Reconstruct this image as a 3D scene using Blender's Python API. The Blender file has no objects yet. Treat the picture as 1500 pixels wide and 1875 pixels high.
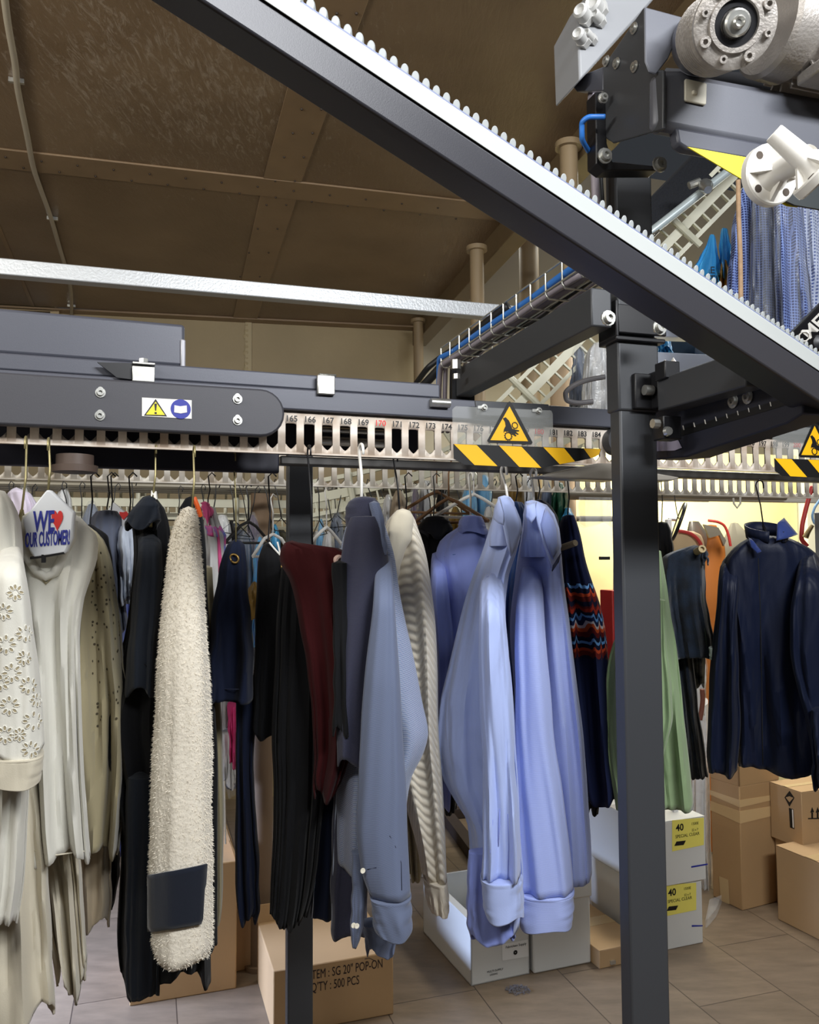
import bpy, bmesh, math, random
from mathutils import Vector, Matrix, noise
from mathutils.bvhtree import BVHTree
from math import sin, cos, pi, radians as R, sqrt, atan2

# ---------------------------------------------------------------- camera, world, lights, exposure
SC = bpy.context.scene
COL = SC.collection
EYE = 1.5                      # eye height above the floor, metres
PITCH, ROLL, FPX = 3.0, -0.36, 1500.0
cd = bpy.data.cameras.new('camera'); cam = bpy.data.objects.new('camera', cd); COL.objects.link(cam)
cd.sensor_fit = 'HORIZONTAL'; cd.sensor_width = 36.0; cd.lens = 36.0 * FPX / 1500.0
cd.clip_start = 0.05; cd.clip_end = 60
CM = Matrix.Rotation(R(90 + PITCH), 4, 'X') @ Matrix.Rotation(R(ROLL), 4, 'Z')
CM = Matrix.Translation((0, 0, EYE)) @ CM
cam.matrix_world = CM
SC.camera = cam
AX = 17.5                      # the building's long axis runs this many degrees off the view
EX = Vector((cos(R(AX)), sin(R(AX)), 0)); EY = Vector((-sin(R(AX)), cos(R(AX)), 0)); EZ = Vector((0, 0, 1))

w = bpy.data.worlds.new('world'); SC.world = w; w.use_nodes = True
w.node_tree.nodes['Background'].inputs[0].default_value = (0.80, 0.88, 1.0, 1)
w.node_tree.nodes['Background'].inputs[1].default_value = 0.03

def area(name, loc, target, sx, sy, power, col=(1, 1, 1), spread=180):
    l = bpy.data.lights.new(name, 'AREA'); l.shape = 'RECTANGLE'; l.size = sx; l.size_y = sy
    l.energy = power; l.color = col; l.spread = R(spread)
    o = bpy.data.objects.new(name, l); COL.objects.link(o)
    loc = Vector(loc); o.location = loc
    o.rotation_euler = (Vector(target) - loc).to_track_quat('-Z', 'Y').to_euler()
    return o
def ray(u, v):
    d = Vector(((u - 750) / FPX, -(v - 937.5) / FPX, -1.0))
    return CM.to_3x3() @ d
CAMP = Vector((0, 0, EYE))
def P(u, v, d): return CAMP + ray(u, v) * d
def rp(u, v, p0, n):
    r = ray(u, v); return CAMP + r * ((Vector(p0) - CAMP).dot(n) / r.dot(n))
def onZ(u, v, z=0.0): return rp(u, v, (0, 0, z), EZ)

L_KEY = area('fluorescent_lamp_key', (1.15, -0.35, 2.78), (0.25, 1.7, 1.0), 1.3, 0.25, 58, (0.96, 0.98, 1.0))
L_HEAD = area('fluorescent_lamp_behind', (-0.9, -0.9, 2.85), (-0.4, 1.6, 1.0), 0.9, 0.2, 17, (1.0, 0.97, 0.9))
L_HIGH = area('fluorescent_lamp_hall', P(1000, 330, 5.0), P(900, 900, 3.3), 2.2, 0.6, 42, (0.97, 1.0, 0.96))
L_ALC = area('yellow_lamp_alcove', P(1330, 800, 4.6), P(1330, 1000, 5.3), 1.3, 0.25, 26, (1.0, 0.92, 0.62))
L_ALC2 = area('white_lamp_alcove', P(1400, 560, 3.6), P(1330, 1600, 3.3), 0.9, 0.4, 30, (1.0, 0.97, 0.88))
L_COOL = area('daylight_left', (-2.5, 2.5, 1.1), (-1.15, 2.9, 0.0), 0.9, 0.5, 34, (0.50, 0.64, 1.0), 80)
L_CEIL = area('ceiling_fill_light', (-1.7, 0.6, 2.35), (-0.7, 3.0, 3.0), 1.4, 0.15, 21, (1.0, 0.97, 0.90))  # unseen fill light added to brighten the ceiling
L_MACH = area('lamp_above_machine', (0.75, 0.35, 3.1), (0.62, 1.25, 2.2), 0.5, 0.3, 4, (0.98, 0.98, 1.0))

SC.view_settings.view_transform = 'Standard'; SC.view_settings.look = 'None'
SC.view_settings.gamma = 1; SC.view_settings.use_curve_mapping = False
SC.view_settings.exposure = 0.35

# ---------------------------------------------------------------- materials
def lin(c):
    o = []
    for x in c[:3]:
        x = x / 255.0
        o.append(x / 12.92 if x <= 0.04045 else ((x + 0.055) / 1.055) ** 2.4)
    return (*o, 1)
MATS = {}
def mat(name, col, rough=0.6, metal=0.0, var=0.0, vscale=8.0, bump=0.0, bscale=60.0, stretch=(1, 1, 1), emis=0, spec=0.5,
        sheen=0.0, alpha=1.0, col2=None, trans=0.0):
    m = bpy.data.materials.new(name); m.use_nodes = True; nt = m.node_tree; N = nt.nodes; L = nt.links
    b = N['Principled BSDF']; c = lin(col)
    b.inputs['Base Color'].default_value = c; b.inputs['Roughness'].default_value = rough
    b.inputs['Metallic'].default_value = metal; b.inputs['Specular IOR Level'].default_value = spec
    b.inputs['Sheen Weight'].default_value = sheen; b.inputs['Alpha'].default_value = alpha
    b.inputs['Transmission Weight'].default_value = trans
    if emis:
        b.inputs['Emission Color'].default_value = c; b.inputs['Emission Strength'].default_value = emis
    if var or bump:
        tc = N.new('ShaderNodeTexCoord'); mp = N.new('ShaderNodeMapping'); mp.inputs['Scale'].default_value = stretch
        L.new(tc.outputs['Object'], mp.inputs[0])
    if var:
        n = N.new('ShaderNodeTexNoise'); n.inputs['Scale'].default_value = vscale; n.inputs['Detail'].default_value = 5
        L.new(mp.outputs[0], n.inputs['Vector'])
        mx = N.new('ShaderNodeMix'); mx.data_type = 'RGBA'
        c2 = lin(col2) if col2 else tuple([x * (1 - var) for x in c[:3]] + [1])
        mx.inputs[6].default_value = c; mx.inputs[7].default_value = c2
        mr = N.new('ShaderNodeMapRange'); mr.inputs[1].default_value = 0.35; mr.inputs[2].default_value = 0.65
        L.new(n.outputs[0], mr.inputs[0]); L.new(mr.outputs[0], mx.inputs[0]); L.new(mx.outputs[2], b.inputs['Base Color'])
    if bump:
        n = N.new('ShaderNodeTexNoise'); n.inputs['Scale'].default_value = bscale; n.inputs['Detail'].default_value = 4
        L.new(mp.outputs[0], n.inputs['Vector'])
        bp = N.new('ShaderNodeBump'); bp.inputs['Strength'].default_value = bump; bp.inputs['Distance'].default_value = 0.01
        L.new(n.outputs[0], bp.inputs['Height']); L.new(bp.outputs[0], b.inputs['Normal'])
    MATS[name] = m
    return m
def stripes(name, col, col2, scale, direction='Z', rough=0.8, rot=(0, 0, 0), thr=0.5, bump=0.0, soft=0.08, sheen=0.2, check=False):
    m = mat(name, col, rough, sheen=sheen); nt = m.node_tree; N = nt.nodes; L = nt.links; b = N['Principled BSDF']
    tc = N.new('ShaderNodeTexCoord'); mp = N.new('ShaderNodeMapping'); mp.inputs['Rotation'].default_value = rot
    L.new(tc.outputs['Object'], mp.inputs[0])
    def one(d):
        wv = N.new('ShaderNodeTexWave'); wv.bands_direction = d; wv.inputs['Scale'].default_value = scale
        wv.inputs['Distortion'].default_value = 0.4; wv.inputs['Detail Scale'].default_value = 0.3
        L.new(mp.outputs[0], wv.inputs['Vector'])
        mr = N.new('ShaderNodeMapRange'); mr.inputs[1].default_value = thr - soft; mr.inputs[2].default_value = thr + soft
        L.new(wv.outputs[0], mr.inputs[0]); return mr, wv
    r1, w1 = one(direction); out = r1.outputs[0]
    if check:
        r2, w2 = one('X' if direction != 'X' else 'Z')
        mm = N.new('ShaderNodeMath'); mm.operation = 'MAXIMUM'; L.new(r1.outputs[0], mm.inputs[0]); L.new(r2.outputs[0], mm.inputs[1]); out = mm.outputs[0]
    mx = N.new('ShaderNodeMix'); mx.data_type = 'RGBA'; mx.inputs[6].default_value = lin(col); mx.inputs[7].default_value = lin(col2)
    L.new(out, mx.inputs[0]); L.new(mx.outputs[2], b.inputs['Base Color'])
    if bump:
        bp = N.new('ShaderNodeBump'); bp.inputs['Strength'].default_value = bump; bp.inputs['Distance'].default_value = 0.004
        L.new(w1.outputs[0], bp.inputs['Height']); L.new(bp.outputs[0], b.inputs['Normal'])
    return m

# ---------------------------------------------------------------- mesh helpers
class MB:
    def __init__(s): s.bm = bmesh.new()
    def face(s, pts):
        vs = [s.bm.verts.new(p) for p in pts]
        try: return s.bm.faces.new(vs)
        except ValueError: return None
    def hexa(s, a, b):
        """a and b: two rings of points of equal length, joined by side faces and capped"""
        va = [s.bm.verts.new(p) for p in a]; vb = [s.bm.verts.new(p) for p in b]; n = len(a)
        s.bm.faces.new(va[::-1]); s.bm.faces.new(vb)
        for i in range(n): s.bm.faces.new((va[i], va[(i + 1) % n], vb[(i + 1) % n], vb[i]))
    def prism(s, pts, vec):
        vec = Vector(vec); s.hexa([Vector(p) for p in pts], [Vector(p) + vec for p in pts])
    def box(s, c, dx, dy, dz, ax=None, ay=None, az=None):
        ax = ax or EX; ay = ay or EY; az = az or EZ; c = Vector(c)
        f = lambda i, j, k: c + ax * dx * i / 2 + ay * dy * j / 2 + az * dz * k / 2
        s.hexa([f(-1, -1, -1), f(1, -1, -1), f(1, 1, -1), f(-1, 1, -1)], [f(-1, -1, 1), f(1, -1, 1), f(1, 1, 1), f(-1, 1, 1)])
    def beam(s, a, b, wdt, hgt, up=None):
        a = Vector(a); b = Vector(b); t = (b - a).normalized(); up = up or EZ
        sd = t.cross(up).normalized(); u2 = sd.cross(t).normalized()
        f = lambda p: [p + sd * wdt / 2 * i + u2 * hgt / 2 * j for i, j in ((-1, -1), (1, -1), (1, 1), (-1, 1))]
        s.hexa(f(a), f(b))
    def tube(s, pts, r, n=8, cap=True):
        pts = [Vector(p) for p in pts]; m = len(pts); rr = r if isinstance(r, (list, tuple)) else [r] * m
        t = (pts[1] - pts[0]).normalized(); nr = t.orthogonal().normalized(); rings = []
        for i, p in enumerate(pts):
            t2 = (pts[min(i + 1, m - 1)] - pts[max(i - 1, 0)]).normalized()
            nr = (nr - t2 * nr.dot(t2)).normalized(); bn = t2.cross(nr)
            rings.append([s.bm.verts.new(p + (nr * cos(2 * pi * k / n) + bn * sin(2 * pi * k / n)) * rr[i]) for k in range(n)])
        for i in range(m - 1):
            for k in range(n): s.bm.faces.new((rings[i][k], rings[i][(k + 1) % n], rings[i + 1][(k + 1) % n], rings[i + 1][k]))
        if cap: s.bm.faces.new(rings[0][::-1]); s.bm.faces.new(rings[-1])
    def lathe(s, o, axis, prof, n=32, cap=True):
        """prof: list of (distance along axis, radius)"""
        o = Vector(o); axis = Vector(axis).normalized(); x = axis.orthogonal().normalized(); y = axis.cross(x); rings = []
        for h, r in prof:
            rings.append([s.bm.verts.new(o + axis * h + (x * cos(2 * pi * k / n) + y * sin(2 * pi * k / n)) * max(r, 1e-4)) for k in range(n)])
        for i in range(len(prof) - 1):
            for k in range(n): s.bm.faces.new((rings[i][k], rings[i][(k + 1) % n], rings[i + 1][(k + 1) % n], rings[i + 1][k]))
        if cap: s.bm.faces.new(rings[0][::-1]); s.bm.faces.new(rings[-1])
    def bolt(s, o, axis, r=0.006, h=0.004):
        s.lathe(o, axis, [(0, r * 1.45), (h * 0.3, r * 1.45), (h * 0.3, r), (h, r), (h, r * 0.5), (h * 0.5, r * 0.45)], 12)
    def text(s, txt, o, ax, ay, size, thick=0.0004, bold=0.0):
        c = bpy.data.curves.new('t', 'FONT'); c.body = txt; c.size = size; c.extrude = thick; c.offset = bold; c.resolution_u = 3
        ob = bpy.data.objects.new('t', c); COL.objects.link(ob)
        dg = bpy.context.evaluated_depsgraph_get(); dg.update()
        me = bpy.data.meshes.new_from_object(ob.evaluated_get(dg))
        ax = Vector(ax).normalized(); ay = Vector(ay).normalized(); az = ax.cross(ay)
        M = Matrix.Translation(Vector(o)) @ Matrix((ax, ay, az)).transposed().to_4x4()
        me.transform(M); s.bm.from_mesh(me)
        bpy.data.objects.remove(ob); bpy.data.curves.remove(c); bpy.data.meshes.remove(me)
    def build(s, name, m, parent=None, label=None, cat=None, group=None, kind=None, bev=0, smooth=35, weld=False, solid=0, sub=0):
        if weld: bmesh.ops.remove_doubles(s.bm, verts=s.bm.verts, dist=1e-5)
        bmesh.ops.recalc_face_normals(s.bm, faces=s.bm.faces)
        me = bpy.data.meshes.new(name); s.bm.to_mesh(me); s.bm.free()
        me.polygons.foreach_set('use_smooth', [True] * len(me.polygons))
        if smooth < 180: me.set_sharp_from_angle(angle=R(smooth))
        for mm in (m if isinstance(m, (list, tuple)) else [m]): me.materials.append(mm)
        o = bpy.data.objects.new(name, me); COL.objects.link(o)
        if parent: attach(o, parent)
        if solid:
            q = o.modifiers.new('s', 'SOLIDIFY'); q.thickness = solid; q.offset = 0
        if bev:
            q = o.modifiers.new('b', 'BEVEL'); q.width = bev; q.segments = 2; q.limit_method = 'ANGLE'; q.angle_limit = R(40)
        if sub:
            q = o.modifiers.new('u', 'SUBSURF'); q.levels = sub; q.render_levels = sub
        tag(o, label, cat, group, kind)
        return o
def wpos(o):
    v = Vector(o.location)
    while o.parent: o = o.parent; v = v + Vector(o.location)
    return v
def attach(o, parent):
    o.parent = parent; o.matrix_parent_inverse = Matrix.Translation(-wpos(parent) if parent.type == 'EMPTY' else Vector((0, 0, 0)))
def tag(o, label=None, cat=None, group=None, kind=None):
    if label: o['label'] = label
    if cat: o['category'] = cat
    if group: o['group'] = group
    if kind: o['kind'] = kind
    return o
def thing(name, loc, label, cat, group=None):
    o = bpy.data.objects.new(name, None); o.empty_display_size = 0.05; COL.objects.link(o); o.location = Vector(loc)
    return tag(o, label, cat, group)
def lerp(a, b, t): return a + (b - a) * t
def cat_rom(xs, ys, x):
    n = len(xs)
    if x <= xs[0]: return ys[0]
    if x >= xs[-1]: return ys[-1]
    i = max(k for k in range(n - 1) if xs[k] <= x)
    h = xs[i + 1] - xs[i]; t = (x - xs[i]) / h
    def slope(k):
        if k == 0: return (ys[1] - ys[0]) / (xs[1] - xs[0])
        if k == n - 1: return (ys[-1] - ys[-2]) / (xs[-1] - xs[-2])
        a = (ys[k] - ys[k - 1]) / (xs[k] - xs[k - 1]); b = (ys[k + 1] - ys[k]) / (xs[k + 1] - xs[k])
        return 0 if a * b <= 0 else 2 * a * b / (a + b)
    m0, m1 = slope(i) * h, slope(i + 1) * h
    return (2*t**3 - 3*t**2 + 1) * ys[i] + (t**3 - 2*t**2 + t) * m0 + (-2*t**3 + 3*t**2) * ys[i + 1] + (t**3 - t**2) * m1
def rail_path(pts, n=24):
    """smooth curve through points"""
    ts = list(range(len(pts))); out = []
    for k in range(n + 1):
        t = k / n * (len(pts) - 1)
        out.append(Vector([cat_rom(ts, [p[c] for p in pts], t) for c in range(3)]))
    return out
# camera-independent horizontal axes used for cross-sections: sideways and away
SX = Vector((1, 0, 0)); SY = Vector((0, 1, 0))

# common materials
graph = mat('graphite_powder_coat', (78, 80, 90), 0.42, 0.15, bump=0.05, bscale=900)
graph2 = mat('graphite_steel', (62, 64, 68), 0.45, 0.1, bump=0.05, bscale=900)
blackm = mat('black_steel', (22, 22, 26), 0.4, 0.1)
zinc = mat('zinc_plated_steel', (205, 205, 200), 0.32, 0.85, var=0.2, vscale=40)
ali = mat('cast_aluminium', (178, 172, 166), 0.42, 0.5, var=0.12, vscale=30, bump=0.15, bscale=250)
slotm = mat('worn_cream_rail_plastic', (222, 212, 200), 0.45, 0.0, var=0.22, vscale=22, col2=(186, 168, 150), bump=0.05)
slotm2 = mat('rear_cream_rail_plastic', (205, 200, 190), 0.45, 0.0, var=0.2, vscale=18, col2=(170, 158, 142))
white_pl = mat('white_plastic', (235, 232, 225), 0.35)
grey_pl = mat('light_grey_plastic', (190, 190, 188), 0.4)
yell = mat('sign_yellow', (250, 190, 20), 0.45)
yell2 = mat('bright_yellow_paint', (246, 226, 40), 0.5)
blk = mat('print_black', (12, 12, 14), 0.5)
redp = mat('print_red', (215, 45, 40), 0.5)
bluep = mat('print_blue', (35, 45, 150), 0.5)
# ================================================================ setting
FLOOR = mat('tan_wood_plank_floor', (150, 132, 112), 0.42, var=0.3, vscale=3.0, stretch=(1, 1, 1))
nt = FLOOR.node_tree; N = nt.nodes; L = nt.links; bs = N['Principled BSDF']
tc = N.new('ShaderNodeTexCoord'); mp = N.new('ShaderNodeMapping'); mp.inputs['Rotation'].default_value = (0, 0, R(-AX) + pi / 2)
mp.inputs['Location'].default_value = (-0.26, -0.095, 0)
L.new(tc.outputs['Object'], mp.inputs[0])
br = N.new('ShaderNodeTexBrick'); br.inputs['Scale'].default_value = 1.0; br.inputs['Brick Width'].default_value = 0.66; br.inputs['Row Height'].default_value = 0.33
br.inputs['Mortar Size'].default_value = 0.0022; br.inputs['Mortar Smooth'].default_value = 0.2; br.offset = 0.5
br.inputs['Color1'].default_value = lin((126, 109, 90)); br.inputs['Color2'].default_value = lin((115, 99, 82)); br.inputs['Mortar'].default_value = lin((72, 60, 50))
L.new(mp.outputs[0], br.inputs['Vector'])
nz = N.new('ShaderNodeTexNoise'); nz.inputs['Scale'].default_value = 6; nz.inputs['Detail'].default_value = 8; nz.inputs['Roughness'].default_value = 0.65
mp2 = N.new('ShaderNodeMapping'); mp2.inputs['Scale'].default_value = (1, 3.5, 1); mp2.inputs['Rotation'].default_value = (0, 0, R(-AX))
L.new(tc.outputs['Object'], mp2.inputs[0]); L.new(mp2.outputs[0], nz.inputs['Vector'])
mr = N.new('ShaderNodeMapRange'); mr.inputs[1].default_value = 0.3; mr.inputs[2].default_value = 0.7; mr.inputs[3].default_value = 0.72; mr.inputs[4].default_value = 1.12
L.new(nz.outputs[0], mr.inputs[0])
mx = N.new('ShaderNodeVectorMath'); mx.operation = 'SCALE'; L.new(br.outputs[0], mx.inputs[0]); L.new(mr.outputs[0], mx.inputs['Scale'])
L.new(mx.outputs[0], bs.inputs['Base Color'])
m = MB(); m.box((0.5, 3.5, -0.05), 12, 12, 0.1); m.build('floor', FLOOR, kind='structure')

# ceiling: brown painted boards with covering battens
CEIL = mat('brown_gloss_painted_plywood', (134, 112, 86), 0.34, var=0.25, vscale=2.5, col2=(116, 95, 71))
nt = CEIL.node_tree; N = nt.nodes; L = nt.links; bs = N['Principled BSDF']
tc = N.new('ShaderNodeTexCoord')
mpa = N.new('ShaderNodeMapping'); mpa.inputs['Rotation'].default_value = (0, 0, R(-AX)); mpa.inputs['Scale'].default_value = (14, 3.0, 1)
na = N.new('ShaderNodeTexNoise'); na.inputs['Scale'].default_value = 4.0; na.inputs['Detail'].default_value = 9; na.inputs['Roughness'].default_value = 0.72
na.inputs['Distortion'].default_value = 0.6
nb = N.new('ShaderNodeTexNoise'); nb.inputs['Scale'].default_value = 1.1; nb.inputs['Detail'].default_value = 2
L.new(tc.outputs['Object'], mpa.inputs[0]); L.new(mpa.outputs[0], na.inputs['Vector']); L.new(tc.outputs['Object'], nb.inputs['Vector'])
mu = N.new('ShaderNodeMath'); mu.operation = 'MULTIPLY'; L.new(na.outputs[0], mu.inputs[0]); L.new(nb.outputs[0], mu.inputs[1])
bp = N.new('ShaderNodeBump'); bp.inputs['Strength'].default_value = 0.55; bp.inputs['Distance'].default_value = 0.012
L.new(mu.outputs[0], bp.inputs['Height']); L.new(bp.outputs[0], bs.inputs['Normal'])
# glossy reflections put into the colour as pale streaks, mostly over the left half
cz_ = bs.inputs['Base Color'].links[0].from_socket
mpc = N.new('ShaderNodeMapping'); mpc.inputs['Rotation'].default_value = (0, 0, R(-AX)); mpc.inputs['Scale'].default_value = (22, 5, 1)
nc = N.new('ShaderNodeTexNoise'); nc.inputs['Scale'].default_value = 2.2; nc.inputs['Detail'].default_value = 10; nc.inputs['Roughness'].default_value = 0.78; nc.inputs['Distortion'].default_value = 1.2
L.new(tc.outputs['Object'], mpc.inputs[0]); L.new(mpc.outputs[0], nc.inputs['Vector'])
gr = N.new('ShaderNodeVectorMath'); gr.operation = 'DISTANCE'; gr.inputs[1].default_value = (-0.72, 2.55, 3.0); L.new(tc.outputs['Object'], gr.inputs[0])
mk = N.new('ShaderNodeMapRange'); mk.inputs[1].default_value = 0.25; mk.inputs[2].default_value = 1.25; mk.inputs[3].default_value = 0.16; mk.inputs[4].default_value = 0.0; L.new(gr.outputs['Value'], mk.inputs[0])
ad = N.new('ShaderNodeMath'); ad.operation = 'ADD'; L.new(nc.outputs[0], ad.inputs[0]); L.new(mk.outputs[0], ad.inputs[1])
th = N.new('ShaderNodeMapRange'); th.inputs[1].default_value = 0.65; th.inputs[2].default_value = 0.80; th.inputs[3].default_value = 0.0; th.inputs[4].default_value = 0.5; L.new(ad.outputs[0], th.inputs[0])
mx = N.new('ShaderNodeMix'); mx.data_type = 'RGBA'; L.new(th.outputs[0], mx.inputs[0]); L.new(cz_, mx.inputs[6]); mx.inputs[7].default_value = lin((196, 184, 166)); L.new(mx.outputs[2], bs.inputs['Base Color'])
CZ = 3.0
eA = onZ(757, 603, CZ); eB = onZ(1050, 250, CZ)
wA = onZ(-200, 555, CZ); wB = onZ(757, 603, CZ)
eC = eB + (eB - eA) * 0.75
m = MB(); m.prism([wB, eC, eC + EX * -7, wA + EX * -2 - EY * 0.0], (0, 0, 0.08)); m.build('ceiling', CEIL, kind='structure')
batt = mat('brown_batten', (142, 118, 90), 0.4, var=0.15, vscale=5)
dk = mat('dark_joint', (52, 38, 26), 0.6)
def batten(n, a, b, wd, th=0.008):
    a = onZ(*a, CZ); b = onZ(*b, CZ); m = MB(); m.beam(a - EZ * th / 2, b - EZ * th / 2, wd, th)
    m.build('trim_%d' % n, batt, kind='structure', bev=0.002)
batten(1, (-60, 285 - 4), (1100, 408), 0.16)
batten(2, (640, -60), (512, 345), 0.15, 0.006)
batten(3, (512, 352), (444, 600), 0.15, 0.006)
batten(4, (-40, 330), (60, 560), 0.02, 0.004)
batten(5, (-100, 558), (757, 600), 0.10, 0.012)
m = MB()
rnd = random.Random(3)
for i in range(26):
    p = onZ(10 + i * 33, 290 + i * 3.9 + (9 if i % 2 else -7), CZ); m.lathe(p - EZ * 0.013, EZ, [(0, 0.0035), (0.004, 0.005)], 8)
for i in range(12):
    for k in (0, 1):
        v = 20 + i * 44; u = lerp(638, 512, v / 345) + (22 if k else -14)
        p = onZ(u, v, CZ); m.lathe(p - EZ * 0.011, EZ, [(0, 0.0035), (0.004, 0.005)], 8)
m.build('trim_6', dk, kind='structure')
# fascia of the ceiling edge, dropping to a beam that the round columns carry
m = MB(); m.beam(eA + EX * 0.04 - EZ * 0.03, eC + EX * 0.04 - EZ * 0.03, 0.09, 0.16); m.build('trim_7', mat('brown_beam_paint', (112, 94, 68), 0.5, var=0.1), kind='structure', bev=0.004)
# back wall under the ceiling
wall_m = mat('beige_wall_paint', (166, 148, 112), 0.55, var=0.12, vscale=2.0, bump=0.1, bscale=30)
wn = Vector((wB - wA)).normalized(); wnn = Vector((-wn.y, wn.x, 0))
m = MB(); a = wA - wn * 3; b = wB + wn * 0.0
m.prism([a, b, b - EZ * 3.0, a - EZ * 3.0], wnn * 0.1); m.build('wall_back', wall_m, kind='structure')
m = MB(); p = rp(455, 640, wA, wnn)
m.prism([p + wn * 0.02 * s_ + EZ * z for s_, z in ((-1, 0.25), (1, 0.25), (1, -0.9), (-1, -0.9))], wnn * -0.012)
for k in range(9):
    q = rp(452, 596 + k * 10, wA, wnn); m.lathe(q - wnn * 0.016, wnn, [(0, 0.004), (0.012, 0.012 + 0.006 * (k % 3))], 8)
m.build('trim_8', mat('paint_run_filler', (176, 160, 124), 0.5), kind='structure')
# far white wall, right of the columns, and the yellow-lit end wall
far_m = mat('far_wall_cream_paint', (214, 204, 184), 0.7, var=0.08, vscale=1.5)
FW = P(900, 500, 6.3)
m = MB(); a = rp(700, 500, FW, EY); b = rp(1900, 500, FW, EY); a.z = b.z = 0
m.prism([a - EX * 1.5, b + EX * 2, b + EX * 2 + EZ * 4.6, a - EX * 1.5 + EZ * 4.6], EY * 0.1); m.build('wall_far', far_m, kind='structure')
yel_m = mat('alcove_wall_paint', (232, 222, 176), 0.7, var=0.08, vscale=2, col2=(216, 204, 156))
YW = P(1330, 1000, 5.3)
m = MB(); a = rp(1040, 1000, YW, EY); b = rp(1462, 1000, YW, EY); a.z = b.z = 0
m.prism([a, b, b + EZ * 2.15, a + EZ * 2.15], EY * 0.1); m.build('wall_alcove', yel_m, kind='structure')
m = MB(); b2 = rp(1466, 1000, YW, EY); b2.z = 0
m.box(b2 + EX * 0.06 + EZ * 1.1, 0.12, 0.14, 2.2); m.box(b2 + EX * 0.9 + EZ * 1.1 + EY * 0.1, 1.5, 0.08, 2.2)
m.build('wall_corner', mat('pale_wall_trim', (225, 224, 214), 0.6), kind='structure')
# room sides and upper hall ceiling that close the place off
side_m = mat('side_wall_paint', (150, 140, 120), 0.8)
m = MB(); m.box(EX * -4.6 + EY * 2 + EZ * 1.5, 0.1, 9, 3.1); m.build('wall_left', side_m, kind='structure')
m = MB(); m.box(EX * 5.2 + EY * 3 + EZ * 2.2, 0.1, 11, 4.6); m.build('wall_right', side_m, kind='structure')
# dark window high in the back wall
wq = [rp(u, v, wA, wnn) for u, v in ((-160, 556), (103, 567), (103, 700), (-160, 700))]
m = MB()
for i in range(4):
    m.beam(wq[i] - wnn * 0.02, wq[(i + 1) % 4] - wnn * 0.02, 0.05, 0.05)
wo = m.build('window_1', mat('beige_window_frame', (176, 156, 120), 0.5), kind='structure')
m = MB(); m.prism([q - wnn * 0.004 for q in wq], wnn * 0.006); m.build('pane', mat('dark_glass', (34, 36, 34), 0.15), wo)
m = MB()
m.beam(rp(-160, 583, wA, wnn) - wnn * 0.012, rp(92, 596, wA, wnn) - wnn * 0.012, 0.02, 0.03)
m.build('sash_bar', mat('pale_sash', (230, 225, 205), 0.4), wo)

# round brown columns
colm = mat('tan_painted_pipe', (150, 130, 100), 0.5, var=0.1, vscale=4)
def column(u, vtop, d, r, label, vbot=None, m_=None):
    t = P(u, vtop, d); z0 = 0.0 if vbot is None else P(u, vbot, d).z
    base = Vector((t.x, t.y, z0))
    m = MB(); m.lathe(base, EZ, [(0, r), (t.z - z0, r)], 24)
    e = thing('round_column', base, label, 'column'); m.build('shaft', m_ or colm, e)
    m = MB(); m.lathe(base + EZ * (t.z - z0 - 0.02), EZ, [(0, r * 1.5), (0.02, r * 1.5)], 24); m.lathe(base, EZ, [(0, r * 1.5), (0.015, r * 1.5)], 24)
    m.build('flange', m_ or colm, e); return e
def on_edge(u, v): # a point on the fascia at this image place
    return (onZ(u, v, CZ - 0.11) - CAMP).dot(Vector((0, 1, 0)))
column(766, 585, on_edge(766, 612), 0.031, 'slim round brown column nearest the back wall corner')
column(873, 452, on_edge(873, 452), 0.031, 'slim round brown column in front of the white wall, behind the wire tray')
column(1041, 262, on_edge(1041, 300), 0.031, 'slim round column with bracket top behind the toothed diagonal beam', vbot=600)
column(968, 440, 4.6, 0.055, 'thicker tan column right of the wire tray columns')
tubem = mat('brown_cardboard_tube', (120, 98, 76), 0.7, var=0.12, vscale=3)
column(480, 890, 3.1, 0.042, 'round brown column between the black skirts and the large carton', m_=tubem)
column(1028, 620, 3.6, 0.052, 'round tan column behind the light blue shirts, left of the plastic sheet', m_=mat('tan_tube', (196, 170, 140), 0.7))

# cable on the ceiling
def cable(name, pts, r, m_, label, cat='cable', n=40, group=None):
    m = MB(); m.tube(rail_path(pts, n), r, 8); return m.build(name, m_, label=label, cat=cat, smooth=180, group=group)
cp = [onZ(u, v, CZ - 0.012) for u, v in ((2, -60), (14, 40), (28, 120), (32, 160), (50, 250), (62, 310), (92, 395), (108, 450), (128, 520), (131, 560))]
e = rp(132, 577, wA, wnn) - wnn * 0.012
cp += [e, rp(136, 610, wA, wnn) - wnn * 0.01, rp(137, 700, wA, wnn) - wnn * 0.01]
c0 = cable('ceiling_cable', cp, 0.010, mat('grey_cable_sheath', (176, 166, 146), 0.5), 'wavy grey cable clipped to the brown ceiling at left', n=80)
m = MB()
for u, v in ((30, 148), (96, 400), (131, 560)):
    m.box(onZ(u, v, CZ - 0.008), 0.045, 0.012, 0.014)
m.build('cable_clip', zinc, c0)
# silver bar spanning under the ceiling
m = MB()
a = P(-80, 484, 2.32); b = a + EX * 4.0
sb = thing('silver_beam', a, 'long silver painted square bar under the brown ceiling', 'beam')
# far end where the photo shows it
tgt = rp(955, 590, a, EY); b = a + EX * (tgt - a).dot(EX)
m.beam(a, b, 0.045, 0.047); m.build('bar', mat('silver_paint', (196, 200, 204), 0.35, 0.3, bump=0.1, bscale=150), sb, bev=0.003)
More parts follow.
